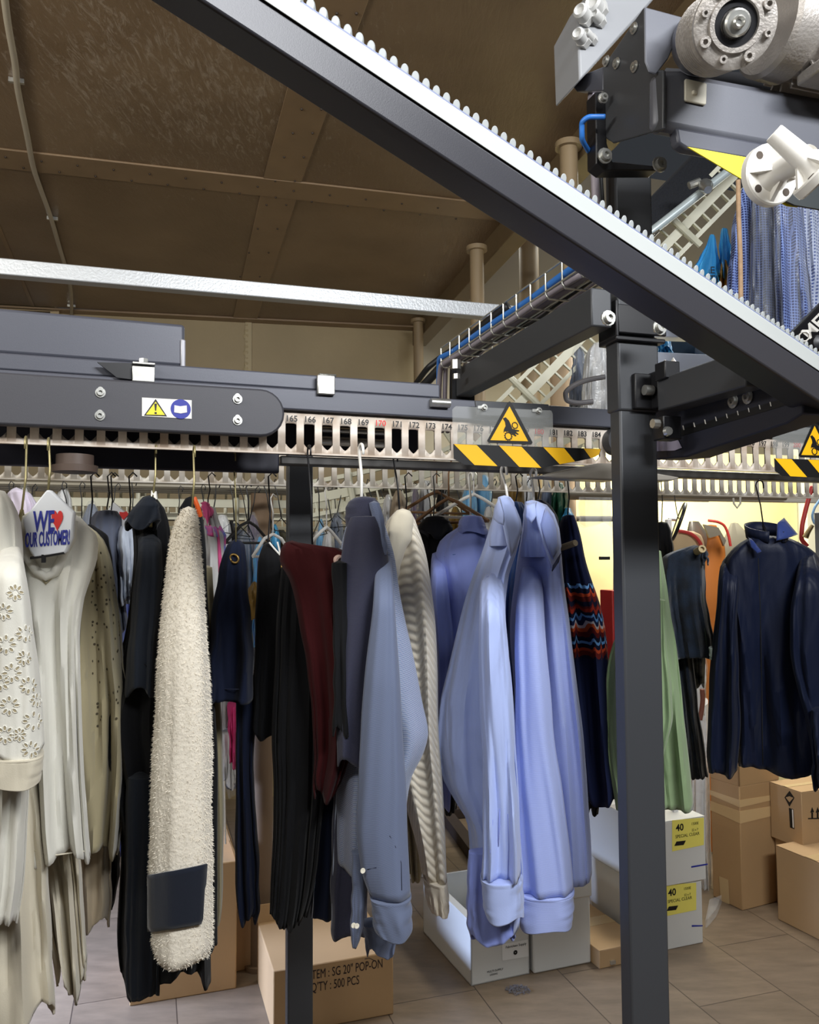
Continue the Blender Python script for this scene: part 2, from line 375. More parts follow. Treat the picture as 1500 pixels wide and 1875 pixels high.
# ================================================================ conveyor
def proj(p):
    q = CM.inverted() @ Vector(p); return 750 + FPX * q.x / -q.z, 937.5 - FPX * q.y / -q.z, -q.z
def along(a, d, u):
    """point on the line a + d*t that appears in image column u"""
    lo, hi = -8.0, 12.0; f = lambda t: proj(a + d * t)[0] - u
    best = None
    for i in range(400):
        t = -1.3 + i * 0.02
        q = CM.inverted() @ (a + d * t)
        if -q.z < 0.15: continue
        e = abs(f(t))
        if best is None or e < best[0]: best = (e, t)
    return a + d * best[1]
RA = 20.4
RX = Vector((cos(R(RA)), sin(R(RA)), 0)); RN = Vector((sin(R(RA)), -cos(R(RA)), 0))
R0 = P(566, 768, 1.5); PITCHS = 0.0339
def RP(u, v, off=0.0): return rp(u, v, R0 + RN * off, RN)
def slot_rail(name, o, n0, n1, zt, zband, zslot, zb, m_, label, group, th=0.005, numbers=None, sc=1.0):
    """plate of hanger slots: straight flat top band, round-cornered slots with a pointed foot, bottom lip"""
    m = MB(); s = PITCHS * sc; K = 10; rows = []
    for n in range(n0, n1):
        for k in range(K + 1):
            f = k / K; x = abs(f - 0.5) * 2              # 0 centre of the slot, 1 centre of the bar
            if x > 0.76: t_, b_ = None, None
            else:
                q = x / 0.76
                t_ = zslot[0] - 0.004 * max(0, q - 0.6) / 0.4
                b_ = zslot[1] + 0.0135 * max(0.0, q) ** 1.4
            rows.append((o + RX * s * (n + f - 0.5), t_, b_))
    bm = m.bm
    def quad(p0, p1, a0, b0, a1, b1):
        bm.faces.new([bm.verts.new(Vector((p.x, p.y, z))) for p, z in ((p0, a0), (p0, b0), (p1, b1), (p1, a1))])
    for i in range(len(rows) - 1):
        (p0, t0, b0), (p1, t1, b1) = rows[i], rows[i + 1]
        if (p1 - p0).length < 1e-6: continue
        if t0 is None or t1 is None: quad(p0, p1, zb, zt, zb, zt)
        else: quad(p0, p1, t0, zt, t1, zt); quad(p0, p1, zb, b0, zb, b1)
    e = thing(name, o, label, 'rail', group)
    bmesh.ops.remove_doubles(m.bm, verts=m.bm.verts, dist=1e-5)
    m.build('slot_plate', m_, e, solid=th, smooth=30)
    m = MB(); a = o + RX * s * (n0 - 0.5); b = o + RX * s * (n1 - 0.5)
    for p in (a, b): p.z = zb + 0.0015
    m.beam(a + RN * 0.004, b + RN * 0.004, 0.008, 0.003); m.build('bottom_lip', m_, e)
    if numbers:
        mk, mr_ = MB(), MB()
        for n in range(n0, n1):
            num = numbers + n
            if num < 164: continue
            t = mr_ if num % 10 == 0 else mk
            p = o + RX * (s * n - 0.0105) + RN * (th / 2 + 0.0004); p.z = zt - 0.0195
            t.text(str(num), p, RX, EZ, 0.0152, 0.0002, 0.0002)
        mk.build('number_print', blk, e, label='black slot numbers'); mr_.build('ten_number_print', redp, e, label='red slot numbers')
    return e
z566 = lambda v, d=1.5: P(566, v, d).z
fr = slot_rail('slotted_rail', R0.copy(), -19, 40, z566(754), z566(776), (z566(777), z566(824)), z566(834), slotm,
               'numbered cream hanger rail carrying the front row of clothes', 'slotted hanger rails', numbers=166)
RR0 = P(600, 868, 2.07)
zz = lambda v: P(600, v, 2.07).z
rr = slot_rail('slotted_rail', RR0, -38, 60, zz(836), zz(845), (zz(848), zz(886)), zz(892), slotm2,
               'plain rear hanger rail behind the front row of clothes', 'slotted hanger rails')

# grey guide channels over the front rail
gc = thing('guide_channel', RP(600, 730), 'long grey metal guide channel directly above the numbered rail', 'channel')
def rbar(name, u0, u1, off, v_ref, v_ref2, depth, m_, parent, bev=0.003, uref=566, **k):
    """bar parallel to the rail: spans image columns u0..u1, heights read at column uref"""
    m = MB(); a = RP(u0, 700, off); b = RP(u1, 700, off); zt = RP(uref, v_ref, off).z; zb = RP(uref, v_ref2, off).z
    pts = [Vector((a.x, a.y, zt)), Vector((b.x, b.y, zt)), Vector((b.x, b.y, zb)), Vector((a.x, a.y, zb))]
    m.prism(pts, -RN * depth); return m.build(name, m_, parent, bev=bev, **k)
rbar('lower_channel', -160, 1640, 0.014, 713, 752, 0.05, graph, gc)
rbar('upper_channel', -160, 806, 0.006, 686, 713.5, 0.04, graph, gc)
rbar('shadow_gap', -160, 1640, 0.002, 745, 757, 0.03, blackm, gc)
m = MB(); m.box(RP(597, 705, 0.019), 0.033, 0.008, 0.036, RX, RN); m.box(RP(597, 689, 0.006), 0.033, 0.03, 0.004, RX, RN)
m.build('clip', zinc, gc, bev=0.002)
m = MB(); m.tube([RP(789, 737, 0.02), RP(823, 739, 0.02)], 0.0085, 12); m.build('clip', zinc, gc)
for u, v in ((357, 680), (767, 704)):
    p = RP(u, v + 2, -0.006); m = MB(); m.lathe(p, EZ, [(-0.008, 0.007), (0.004, 0.007)], 6); m.build('nut', zinc, gc)
# box section on top at the left
tb = thing('drive_cover', RP(200, 640, -0.02), 'dark grey box cover lying above the guide channel at left', 'cover')
rbar('box_body', -160, 338, -0.005, 585 + 29, 655 + 33, 0.10, graph, tb, bev=0.006)
m = MB(); a = RP(334, 622, -0.003)
m.prism([RP(u, v, 0.0) for u, v in ((331, 620), (340, 622), (340, 676), (331, 675))], -RN * 0.1); m.build('edge_cap', mat('pale_edge_strip', (150, 150, 156), 0.4, 0.3), tb, bev=0.002)
# black throat and silver angle bracket
m = MB(); m.prism([RP(u, v, 0.018) for u, v in ((178, 664), (244, 666), (244, 696), (214, 692))], RN * 0.004)
m.build('throat_plate', blackm, tb)
br_ = thing('angle_bracket', RP(263, 680, 0.03), 'silver angle bracket bolted on the guide channel above the warning label', 'bracket')
m = MB(); m.box(RP(263, 685, 0.028), 0.036, 0.004, 0.026, RX, RN); m.box(RP(263, 669, 0.012), 0.036, 0.034, 0.004, RX, RN); m.build('angle', zinc, br_, bev=0.001)
m = MB(); m.lathe(RP(263, 667, 0.014), EZ, [(0, 0.008), (0.009, 0.008)], 6); m.build('nut', zinc, br_)
# guard panel
gp = thing('guard_panel', RP(250, 740, 0.05), 'dark guard panel with round end and small warning label', 'guard')
gmat = mat('dark_guard_coat', (64, 64, 70), 0.5, 0.1, bump=0.05, bscale=900)
zt = RP(434, 709, 0.04).z; zb = RP(434, 797, 0.04).z; zc = (zt + zb) / 2; rad = (zt - zb) / 2
m = MB(); cl = RP(-200, 740, 0.04); cr = RP(478, 752, 0.04); pts = [Vector((cl.x, cl.y, zb)), ]
for k in range(13):
    a = -pi / 2 + pi * k / 12; q = cr + RX * rad * cos(a) * 1.0; pts.append(Vector((q.x, q.y, zc + rad * sin(a))))
pts.append(Vector((cl.x, cl.y, zt)))
m.prism(pts, -RN * 0.02); m.build('panel', gmat, gp, bev=0.004)
for u, v in ((184, 719), (183, 761), (435, 731), (435, 770)):
    m = MB(); m.lathe(RP(u, v, 0.0405), RN, [(0, 0.0082), (0.0015, 0.0082), (0.0015, 0.0058), (0.0055, 0.0052), (0.0055, 0.003), (0.002, 0.0028)], 16)
    m.lathe(RP(u, v - 6, 0.0405), RN, [(0, 0.0045), (0.001, 0.0045)], 12); m.build('bolt', zinc, gp)
q = [RP(u, v, 0.0405) for u, v in ((260, 728), (351, 733), (351, 767), (260, 762))]
m = MB(); m.prism(q, RN * 0.0008); st = m.build('warning_label', white_pl, gp, label='white label with warning triangle and blue manual symbol')
def flat(px, off, m_, parent, name, th=0.0004, **k):
    m = MB()
    for poly in px: m.prism([RP(u, v, off) for u, v in poly], RN * th)
    return m.build(name, m_, parent, **k)
flat([[(285, 730.5), (306, 762.5), (263.5, 761)]], 0.0414, blk, st, 'warning_triangle')
flat([[(285, 735.5), (302, 760), (267.5, 759)]], 0.0420, yell2, st, 'triangle_fill')
flat([[(282.5, 739), (287.5, 739), (286, 752), (284, 752)], [(283, 754.5), (287, 754.5), (287, 758), (283, 758)]], 0.0426, blk, st, 'exclamation_mark')
m = MB(); m.lathe(RP(331, 749, 0.0414), RN, [(0, 0.0165), (0.0004, 0.0165)], 32); m.build('blue_disc', bluep, st)
flat([[(319.5, 742), (330, 744), (342, 742.5), (342.5, 755), (331, 757), (319, 755)]], 0.0422, white_pl, st, 'book_symbol')
# dark rear band with knob under the rail
bd = thing('rear_guard_band', RP(200, 840, -0.09), 'dark blue-black metal band behind the left part of the numbered rail', 'guard')
rbar('band', -200, 512, -0.07, 822 + 6, 862 + 6, 0.015, mat('dark_band', (44, 44, 58), 0.5), bd)
m = MB(); c = RP(137, 866, -0.02); m.lathe(c, EZ, [(0, 0.026), (0.001, 0.036), (0.012, 0.037), (0.013, 0.03), (0.03, 0.03)], 20); m.build('knob', mat('brown_plastic_knob', (84, 70, 62), 0.5), bd, smooth=30)
m = MB(); m.lathe(RP(92, 844, -0.066), RN, [(0, 0.005), (0.004, 0.005)], 10); m.build('bolt', blackm, bd)

# clear guard with the warning triangle and hazard stripes
clear = mat('clear_acrylic', (225, 228, 225), 0.08, alpha=0.14, spec=0.6)
def hazard_guard(label):
    e = thing('hazard_guard', RP(930, 800, 0.08), label, 'guard', 'clear guards with hazard stripes')
    o = 0.075
    flat([[(828, 750), (834, 744), (1008, 752), (1011, 758), (1012, 818), (1101, 822), (1098, 832), (1080, 840), (1012, 854), (990, 858), (848, 852), (830, 841)]], o - 0.004, clear, e, 'clear_sheet', 0.003)
    m = MB(); m.prism([RP(u, v, 0.03) for u, v in ((868, 734), (1003, 741), (1006, 768), (872, 762))], RN * 0.006); m.build('mounting_plate', graph2, e, bev=0.002)
    for u, v in ((887, 746), (987, 752)):
        m = MB(); m.prism([RP(u + a, v + b, o - 0.0) for a, b in ((-12, -3), (0, -3), (0, 3), (-12, 2))], RN * 0.0005)
        m.bolt(RP(u, v, o), RN, 0.0045, 0.005); m.tube([RP(u, v, 0.034), RP(u, v, o)], 0.003, 8); m.build('bolt', zinc, e)
    sg = flat([[(933, 735), (937, 738), (975, 810), (973, 814), (896, 811), (892, 807), (930, 737)]], o, blk, e, 'warning_triangle', 0.001, label='yellow triangle with a hand caught between gears')
    flat([[(933, 744), (967, 808), (898, 806)]], o + 0.0012, yell, sg, 'triangle_fill')
    hand = [[(921, 766), (926, 764), (932, 770), (936, 779), (938, 785), (945, 787), (951, 788), (950, 790), (944, 790), (950, 795), (948, 796), (942, 793), (946, 798), (944, 799), (938, 795), (932, 790), (924, 790), (922, 793), (923, 786), (926, 780), (925, 773)]]
    flat(hand, o + 0.0020, blk, sg, 'hand_symbol')
    for (u, v, r) in ((943, 779, 0.0060), (931, 798.5, 0.0075)):
        m = MB(); cc = RP(u, v, o + 0.0020); K = 24; ring = []
        for k in range(K):
            a0, a1 = 2 * pi * k / K, 2 * pi * (k + 1) / K; ro = r * (1.18 if k % 2 else 1.0)
            f = lambda a, q: cc + RX * cos(a) * q + EZ * sin(a) * q
            m.prism([f(a0, r * 0.8), f(a1, r * 0.8), f(a1, ro), f(a0, ro)], RN * 0.0005)
        m.build('gear_symbol', blk, sg)
    ss = flat([[(830, 813), (1101, 822), (1097, 832), (1080, 840), (990, 857), (850, 851), (831, 840)]], o, blk, e, 'hazard_stripe', 0.001, label='black and yellow hazard stripe')
    flat([[(831, 813), (873, 815), (911, 853.5), (869, 851.5)], [(914, 816), (955, 818), (991, 856.5), (951, 855)],
          [(995, 819), (1033, 820.5), (1053, 845), (1025, 850)], [(1069, 821.5), (1100, 822.5), (1097, 832), (1090, 836), (1082, 839)]], o + 0.0014, yell, ss, 'yellow_bars')
    return e
hg = hazard_guard('clear guard with hazard stripes left of the main post')
def copy_tree(o, parent=None):
    c = o.copy(); COL.objects.link(c)
    if parent: c.parent = parent; c.matrix_parent_inverse = o.matrix_parent_inverse.copy()
    for ch in list(o.children): copy_tree(ch, c)
    return c
h2 = copy_tree(hg); h2.location = h2.location + RX * PITCHS * 22.4
h2['label'] = 'clear guard with hazard stripes at the right edge of the photo'
# pale curved deflector under the first guard
m = MB(); m.prism([RP(u, v, 0.05) for u, v in ((985, 872), (1030, 862), (1095, 848), (1130, 848), (1130, 880), (1080, 878), (1030, 876))], -RN * 0.05)
tag(m.build('deflector', mat('clear_grey_lip', (150, 144, 134), 0.35), bev=0.004), 'pale tapered deflector plate beside the main post under the stripes', 'deflector')
m = MB(); m.prism([RP(u, v, 0.05) for u, v in ((1200, 866), (1246, 874), (1232, 880), (1200, 880))], -RN * 0.05)
tag(m.build('deflector', MATS['clear_grey_lip'], bev=0.003), 'small dark deflector tip just right of the main post', 'deflector')
m = MB(); m.lathe(RP(1122, 810, 0.0), RN, [(0, 0.028), (0.03, 0.03)], 28); tag(m.build('guide_pulley', graph2), 'dark round guide pulley half hidden by the main post', 'wheel')
# lower lip bar under the rail (grey, runs behind stripes)
ib = thing('inner_machine_bar', RP(300, 800, -0.1), 'dark inner steel bar seen through the slots of the numbered rail', 'bar')
rbar('bar', -200, 770, -0.095, 758, 834, 0.012, mat('inner_dark_steel', (30, 30, 42), 0.5), ib)
for v_, r__ in ((786, 0.006), (806, 0.009)):
    m = MB(); m.tube([RP(578, v_, -0.06), RP(706, v_ + 7, -0.06)], r__, 12); tag(m.build('steel_tube', zinc), ('upper thin' if v_ < 800 else 'lower thick') + ' steel tube seen through slots 167 to 170', 'tube')
lb = thing('lower_guide_bar', RP(900, 860, -0.1), 'long dark grey guide bar between the numbered rail and the rear rail', 'bar')
rbar('bar', 514, 1640, -0.10, 836, 852, 0.03, mat('guide_bar_grey', (86, 84, 82), 0.4, 0.3), lb, uref=566)

# ---------------------------------------------------------------- posts
def post(u, vref, d, wf, ws, vtop, label, m_, name='steel_post'):
    a = P(u, vref, d); a = Vector((a.x, a.y, 0)); zt = P(u, vtop, d).z
    e = thing(name, a, label, 'post')
    m = MB(); m.box(a + EX * wf / 2 + EY * ws / 2 + EZ * zt / 2, wf, ws, zt); m.build('tube', m_, e, bev=0.004)
    m = MB(); m.box(a + EX * wf / 2 + EY * ws / 2 + EZ * 0.004, wf + 0.05, ws + 0.05, 0.008); m.build('foot_plate', m_, e, bev=0.002)
    return e, a
p1, pa = post(527, 1500, 1.75, 0.055, 0.034, 768, 'dark grey steel post behind the dark red garment', graph2)
PD = 1.40
p2, pb = post(1150, 1500, PD, 0.0757, 0.034, 262, 'tall dark grey steel post standing right of centre', graph2)
# collar sleeve of the post and its clamps
zz = lambda v: P(1150, v, PD).z
cen = pb + EX * 0.0757 / 2 + EY * 0.017
m = MB(); m.box(Vector((cen.x, cen.y, (zz(600) + zz(745)) / 2)), 0.083, 0.042, zz(600) - zz(745)); m.build('sleeve', graph2, p2, bev=0.004)
m = MB(); m.box(Vector((cen.x, cen.y, 0)) + EX * 0.012 - EY * 0.026 + EZ * (zz(675) + zz(742)) / 2, 0.055, 0.012, zz(675) - zz(742))
m.build('clamp', blackm, p2, bev=0.002)
for dx in (0.02, 0.032):
    m = MB(); m.box(Vector((cen.x, cen.y, 0)) + EX * dx - EY * 0.037 + EZ * (zz(672) + zz(742)) / 2, 0.006, 0.03, zz(672) - zz(742)); m.build('clamp_ear', blackm, p2, bev=0.002)
for dx in (-0.004, 0.036):
    m = MB(); m.lathe(Vector((cen.x, cen.y, zz(709))) + EX * dx - EY * 0.042, EX, [(0, 0.009), (0.016, 0.009), (0.016, 0.005), (0.012, 0.005)], 14)
    m.build('bolt', zinc, p2)
m = MB(); zc0 = zz(572); c = Vector((cen.x, cen.y, zc0))
m.box(c - EY * 0.026 + EX * 0.004, 0.098, 0.006, zz(545) - zz(600)); m.box(c + EX * -0.047 + EY * 0.0, 0.006, 0.06, zz(535) - zz(605)); m.box(c + EZ * -0.035, 0.1, 0.06, 0.008)
m.build('top_bracket', blackm, p2, bev=0.002)
for q_ in (P(1113, 583, PD - 0.035), P(1207, 600, PD - 0.02)):
    m = MB(); m.bolt(q_, -EY, 0.009, 0.01); m.build('bolt', zinc, p2)
# horizontal arms
A = P(1102, 563, PD + 0.02)
B = along(A, EY, 848)
m = MB(); m.beam(A, B, 0.04, 0.068); ar = m.build('cross_beam', graph2, bev=0.003); tag(ar, 'dark horizontal arm running back left from the post under the wire tray', 'beam')
m = MB(); m.box(B + EY * 0.004, 0.06, 0.006, 0.09); m.build('end_plate', blackm, ar)
m = MB(); m.lathe(P(835, 676, 1.98), EZ, [(0, 0.012), (0.022, 0.012)], 6); m.lathe(P(836, 694, 1.95), EZ, [(0, 0.009), (0.012, 0.009)], 6); m.build('bolt', zinc, ar)
A2 = P(1222, 725, PD + 0.02); B2 = along(A2, -EY, 1385)
m = MB(); m.beam(A2, B2, 0.04, 0.056); ar2 = m.build('cross_beam', graph2, bev=0.003); tag(ar2, 'short dark arm from the post toward the right, under the diagonal beam', 'beam')
m = MB(); q = P(1222, 680, PD); m.box(q, 0.03, 0.03, 0.03); m.box(P(1222, 785, PD), 0.036, 0.03, 0.04); m.build('clamp', blackm, ar2, bev=0.002)
m = MB(); m.lathe(P(1206, 776, PD - 0.02), -EX, [(0, 0.008), (0.012, 0.008)], 8); m.lathe(P(1222, 790, PD - 0.02), -EY, [(0, 0.009), (0.006, 0.007)], 10); m.build('bolt', zinc, ar2)
# dark side channel toward the camera with ticks
SA = P(1206, 790, 1.5)
def SPp(u, v, off=0.0): return rp(u, v, SA - EX * off, EX)
m = MB(); m.prism([SPp(u, v) for u, v in ((1200, 750), (1470, 655), (1470, 758), (1440, 776), (1300, 822), (1258, 837), (1200, 842))], EX * 0.05)
sc_ = m.build('side_channel', mat('dark_channel', (34, 36, 50), 0.5), bev=0.003); tag(sc_, 'dark side guard channel with white ticks below the diagonal beam', 'guard')
m = MB()
for k in range(11):
    f = k / 10; u = lerp(1210, 1410, f); v = lerp(794, 740, f) ; m.prism([SPp(u + a, v + b, 0.001) for a, b in ((0, -4), (1.6, -4), (3.4, 4), (1.8, 4))], -EX * 0.0006)
m.build('tick_marks', white_pl, sc_)
m = MB(); m.prism([SPp(u, v, 0.0005) for u, v in ((1202, 800), (1440, 728), (1440, 742), (1202, 812))], -EX * 0.0003); m.build('tick_band', blk, sc_)
m = MB(); m.prism([SPp(u, v, 0.002) for u, v in ((1202, 802), (1236, 794), (1249, 820), (1236, 825), (1202, 826))], -EX * 0.001); m.build('pale_label', mat('lilac_label', (178, 172, 196), 0.4), sc_)
for u, v in ((1343, 735), (1370, 727)):
    m = MB(); m.bolt(SPp(u, v, 0.001), -EX, 0.0078, 0.005); m.build('bolt', zinc, sc_)

# ---------------------------------------------------------------- toothed diagonal beam
KS = 0.66
def bd_(u):   # depth along the beam
    return KS / lerp(1.0, 0.575, (u - 510) / 990.0)
def edge(pts):
    us = [p[0] for p in pts]; vs = [p[1] for p in pts]
    def f(u):
        if u <= us[0]: k = (vs[1] - vs[0]) / (us[1] - us[0]); return vs[0] + k * (u - us[0])
        if u >= us[-1]: k = (vs[-1] - vs[-2]) / (us[-1] - us[-2]); return vs[-1] + k * (u - us[-1])
        for i in range(len(us) - 1):
            if us[i] <= u <= us[i + 1]: return lerp(vs[i], vs[i + 1], (u - us[i]) / (us[i + 1] - us[i]))
    return f
u0, u1 = 180, 1560
fA, fB, fC, fD = edge([(545, 0), (1500, 652)]), edge([(482, 0), (1500, 680)]), edge([(365, 0), (1500, 735)]), edge([(272, 0), (1500, 783)])
def bp_(f, u, dd=0): return P(u, f(u), bd_(u) + dd)
db = thing('toothed_diagonal_beam', bp_(fB, 900), 'large dark diagonal beam with white toothed top crossing the photo', 'beam')
uE = 1466
def lo_sec(u): return [bp_(fB, u), bp_(fC, u), P(u, fD(u), bd_(u) * 1.085), P(u, fB(u) - 5, bd_(u) * 1.09)]
m = MB(); m.hexa(lo_sec(u0), lo_sec(u1)); m.build('beam_body', mat('beam_graphite', (58, 58, 64), 0.4, 0.1, bump=0.04, bscale=900), db, bev=0.003)
def up_sec(u): return [P(u, fA(u), bd_(u)), P(u, fB(u) - 0.5, bd_(u) - 0.002), P(u, fB(u) - 0.5, bd_(u) * 1.03), P(u, fA(u), bd_(u) * 1.03)]
m = MB(); m.hexa(up_sec(u0), up_sec(u1)); m.build('white_guide_strip', mat('white_guide_plastic', (184, 188, 186), 0.45), db, bev=0.001)
toothm = mat('translucent_tooth_plastic', (158, 162, 162), 0.4)
a0 = P(545, 0, bd_(545) * 1.015); a1 = P(1500, 652, bd_(1500) * 1.015); L_ = (a1 - a0).length
tdir = (a1 - a0).normalized(); fw = SY
# the edge is straight in space only if depth follows 1/d, as it does here
pit = 0.0124; nT = int(L_ / pit) + 2
tn = tdir.cross(fw).normalized(); tn = -tn if tn.z < 0 else tn
m0 = MB(); K = 10; pr = []
for k in range(K + 1):
    a = pi * k / K; pr.append(a0 + tdir * cos(a) * 0.0042 + tn * (sin(a) * 0.0054 + 0.0018))
pr = [a0 + tdir * 0.0042 - tn * 0.003] + pr + [a0 - tdir * 0.0042 - tn * 0.003]
m0.prism([q - fw * 0.003 for q in pr], fw * 0.012); t0 = m0.build('tooth', toothm, db, bev=0.001)
for k in range(1, min(nT, 98)):
    c = t0.copy(); COL.objects.link(c); c.location = tdir * pit * k
m = MB(); m.beam(a0 - tn * 0.003 + fw * 0.004, a1 - tn * 0.003 + fw * 0.004, 0.014, 0.004, up=tn); m.build('tooth_belt', mat('blue_grey_belt', (120, 128, 160), 0.5), db)

# ---------------------------------------------------------------- wire tray with cables
T0 = P(808, 652, 2.2)
TL = (along(T0, -EY, 1120) - T0).length
tr = thing('wire_tray', T0, 'zinc wire basket tray carrying blue and grey cables', 'cable tray')
wirem = mat('bright_zinc_wire', (215, 215, 205), 0.3, 0.8)
Tt, Tb = 0.022, -0.028
def tp(t, x, z): return T0 - EY * t + EX * x + EZ * z
for nm, x, z in (('top_wire', 0, Tt), ('side_wire', 0, Tb + 0.012), ('bottom_wire', 0.03, Tb), ('bottom_wire', 0.06, Tb), ('top_wire', 0.09, Tt)):
    m = MB(); m.tube([tp(-0.0, x, z), tp(TL, x, z)], 0.0022, 6); m.build(nm, wirem, tr)
k = 0; t = 0.0
while t < TL:
    m = MB(); m.tube([tp(t, 0, Tt), tp(t, 0, Tb + 0.006), tp(t, 0.006, Tb - 0.002), tp(t, 0.084, Tb - 0.002), tp(t, 0.09, Tb + 0.006), tp(t, 0.09, Tt)], 0.0021, 6); m.build('cross_wire', wirem, tr); t += 0.068
def tcab(x, z, r, m_, label, wob=0.003, seed=0):
    rn = random.Random(seed); pts = [tp(-0.16, x + 0.05, z - 0.16), tp(-0.10, x + 0.02, z - 0.07)] + [tp(-0.03 + i * TL / 9, x + rn.uniform(-wob, wob), z + rn.uniform(-wob, wob) * 0.5) for i in range(9)]
    return cable('tray_cable', pts, r, m_, label, group='cables in the wire tray')
blu = mat('blue_cable', (52, 124, 214), 0.4); gry = mat('grey_cable', (158, 150, 160), 0.45); bkc = mat('black_cable', (26, 26, 28), 0.5)
tcab(0.008, -0.002, 0.0075, blu, 'thick blue cable in the wire tray', seed=1)
tcab(0.008, -0.020, 0.0075, gry, 'grey cable lowest in the wire tray, nearest its left side', seed=2)
tcab(0.026, -0.020, 0.0065, gry, 'thick grey cable beside the blue one in the wire tray', seed=3)
tcab(0.045, -0.018, 0.005, bkc, 'black cable in the middle of the wire tray', seed=4, wob=0.006)
tcab(0.060, -0.014, 0.004, bkc, 'thin black cable at the far side of the wire tray', seed=5, wob=0.01)
tcab(0.075, -0.012, 0.004, gry, 'thin grey cable at the far side of the wire tray', seed=6, wob=0.008)
cable('bundle_cable', [P(u, v, d) for u, v, d in ((770, 712, 2.5), (800, 680, 2.45), (822, 655, 2.42), (870, 610, 2.3), (930, 560, 2.2))], 0.013, bkc, 'thick black cable bundle behind the far end of the tray')
cable('bundle_cable', [P(u, v, d) for u, v, d in ((760, 705, 2.6), (790, 668, 2.5), (830, 640, 2.5), (920, 590, 2.4))], 0.009, bkc, 'thinner black cable left of the thick bundle')
# cables down the upper post
cable('post_cable', [P(u, v, d) for u, v, d in ((1084, 165, 1.45), (1083, 240, 1.45), (1088, 300, 1.45), (1092, 385, 1.45))], 0.007, gry, 'grey cable running down the left of the upper post')
cable('post_cable', [P(u, v, d) for u, v, d in ((1093, 165, 1.47), (1094, 240, 1.47), (1099, 320, 1.47), (1103, 385, 1.47))], 0.005, bkc, 'black cable running down the left of the upper post')
cable('air_hose', [P(u, v, d) for u, v, d in ((1108, 214, 1.33), (1082, 214, 1.33), (1066, 226, 1.34), (1066, 252, 1.35), (1078, 277, 1.38))], 0.0045, blu, 'thin blue hose looping out beside the upper post')

# ---------------------------------------------------------------- drive unit, top right
DC = P(1207, 180, 1.22)                       # front corner of the housing
def DF(u, v, off=0.0): return rp(u, v, DC - EY * off, EY)
def DL(u, v, off=0.0): return rp(u, v, DC - EX * off, EX)
du = thing('drive_unit', DC, 'graphite drive housing with gearbox and motor at top right', 'machine')
hous = mat('housing_graphite', (96, 98, 106), 0.42, 0.15, bump=0.05, bscale=900)
def dpoly(fn, px, vec, name, m_, bev=0.002, **k):
    m = MB(); m.prism([fn(u, v) for u, v in px], vec); return m.build(name, m_, du, bev=bev, **k)
dpoly(DF, ((1204, 124), (1250, 124), (1262, 131), (1560, 186), (1560, 296), (1204, 232)), EY * 0.03, 'housing', hous, bev=0.012)
dpoly(DL, ((1178, 14), (1184, 14), (1186, 128), (1214, 128), (1214, 236), (1122, 262), (1110, 254), (1106, 240), (1104, 122)), EX * 0.006, 'side_plate', graph2)
dpoly(DF, ((1181, 12), (1255, 32), (1253, 42), (1224, 108), (1202, 136), (1190, 132), (1182, 112)), EY * 0.004, 'front_flange', hous)
dpoly(DL, ((1046, 156), (1056, 168), (1104, 166), (1104, 122), (1064, 138)), EX * 0.02, 'lower_strip', graph)
for u, v in ((1162, 52), (1111, 112), (1130, 116), (1163, 122)):
    m = MB(); m.bolt(DL(u, v, 0.001), -EX, 0.0062, 0.005); m.build('bolt', zinc, du)
# junction box with cable glands
jb = thing('junction_box', P(1110, 60, 1.45), 'light grey junction box with cable glands at the top', 'junction box')
m = MB(); J = P(1110, 60, 1.42)
m.prism([rp(u, v, J, EY) for u, v in ((1058, 30), (1090, -30), (1230, -40), (1186, 12), (1062, 148))], EY * 0.09); m.build('box', mat('junction_grey', (140, 142, 146), 0.45), jb, bev=0.004)
for i, (u, v, r) in enumerate(((1088, 20, 0.017), (1066, 34, 0.014), (1092, 40, 0.010), (1062, 76, 0.012), (1078, 74, 0.008))):
    m = MB(); o = rp(u, v, J - EY * 0.0, EY); ax = (-EX * 0.8 - EY * 0.6)
    m.lathe(o + EX * 0.01, ax, [(0, r * 1.1), (0.012, r * 1.1)], 6); m.lathe(o + EX * 0.01, ax, [(0.012, r * 0.9), (0.03, r * 0.9), (0.034, r * 0.65), (0.03, r * 0.4)], 20)
    m.build('cable_gland', grey_pl, jb)
# bracket and black plates on the upper post
m = MB(); m.prism([rp(u, v, P(1100, 240, 1.36), EY) for u, v in ((1090, 168), (1110, 168), (1112, 262), (1122, 296), (1206, 304), (1206, 312), (1108, 312), (1092, 300))], EY * 0.03)
m.build('post_bracket', blackm, du, bev=0.002)
for q_, r_ in ((P(1107, 286, 1.345), .009), (P(1207, 302, 1.345), .009), (P(1103, 181, 1.345), .006)):
    m = MB(); m.bolt(q_, -EY, r_, 0.009); m.build('bolt', zinc, du)
m = MB(); m.prism([DF(u, v, 0.001) for u, v in ((1254, 146), (1290, 154), (1292, 156), (1291, 193), (1288, 194), (1254, 187), (1252, 184), (1252, 148))], -EY * 0.004)
pc = DF(1272, 170, 0.006); m.box(pc, 0.008, 0.006, 0.006); pd_ = m.build('cable_tie_mount', mat('ivory_plastic', (228, 222, 204), 0.45), du, bev=0.0015)
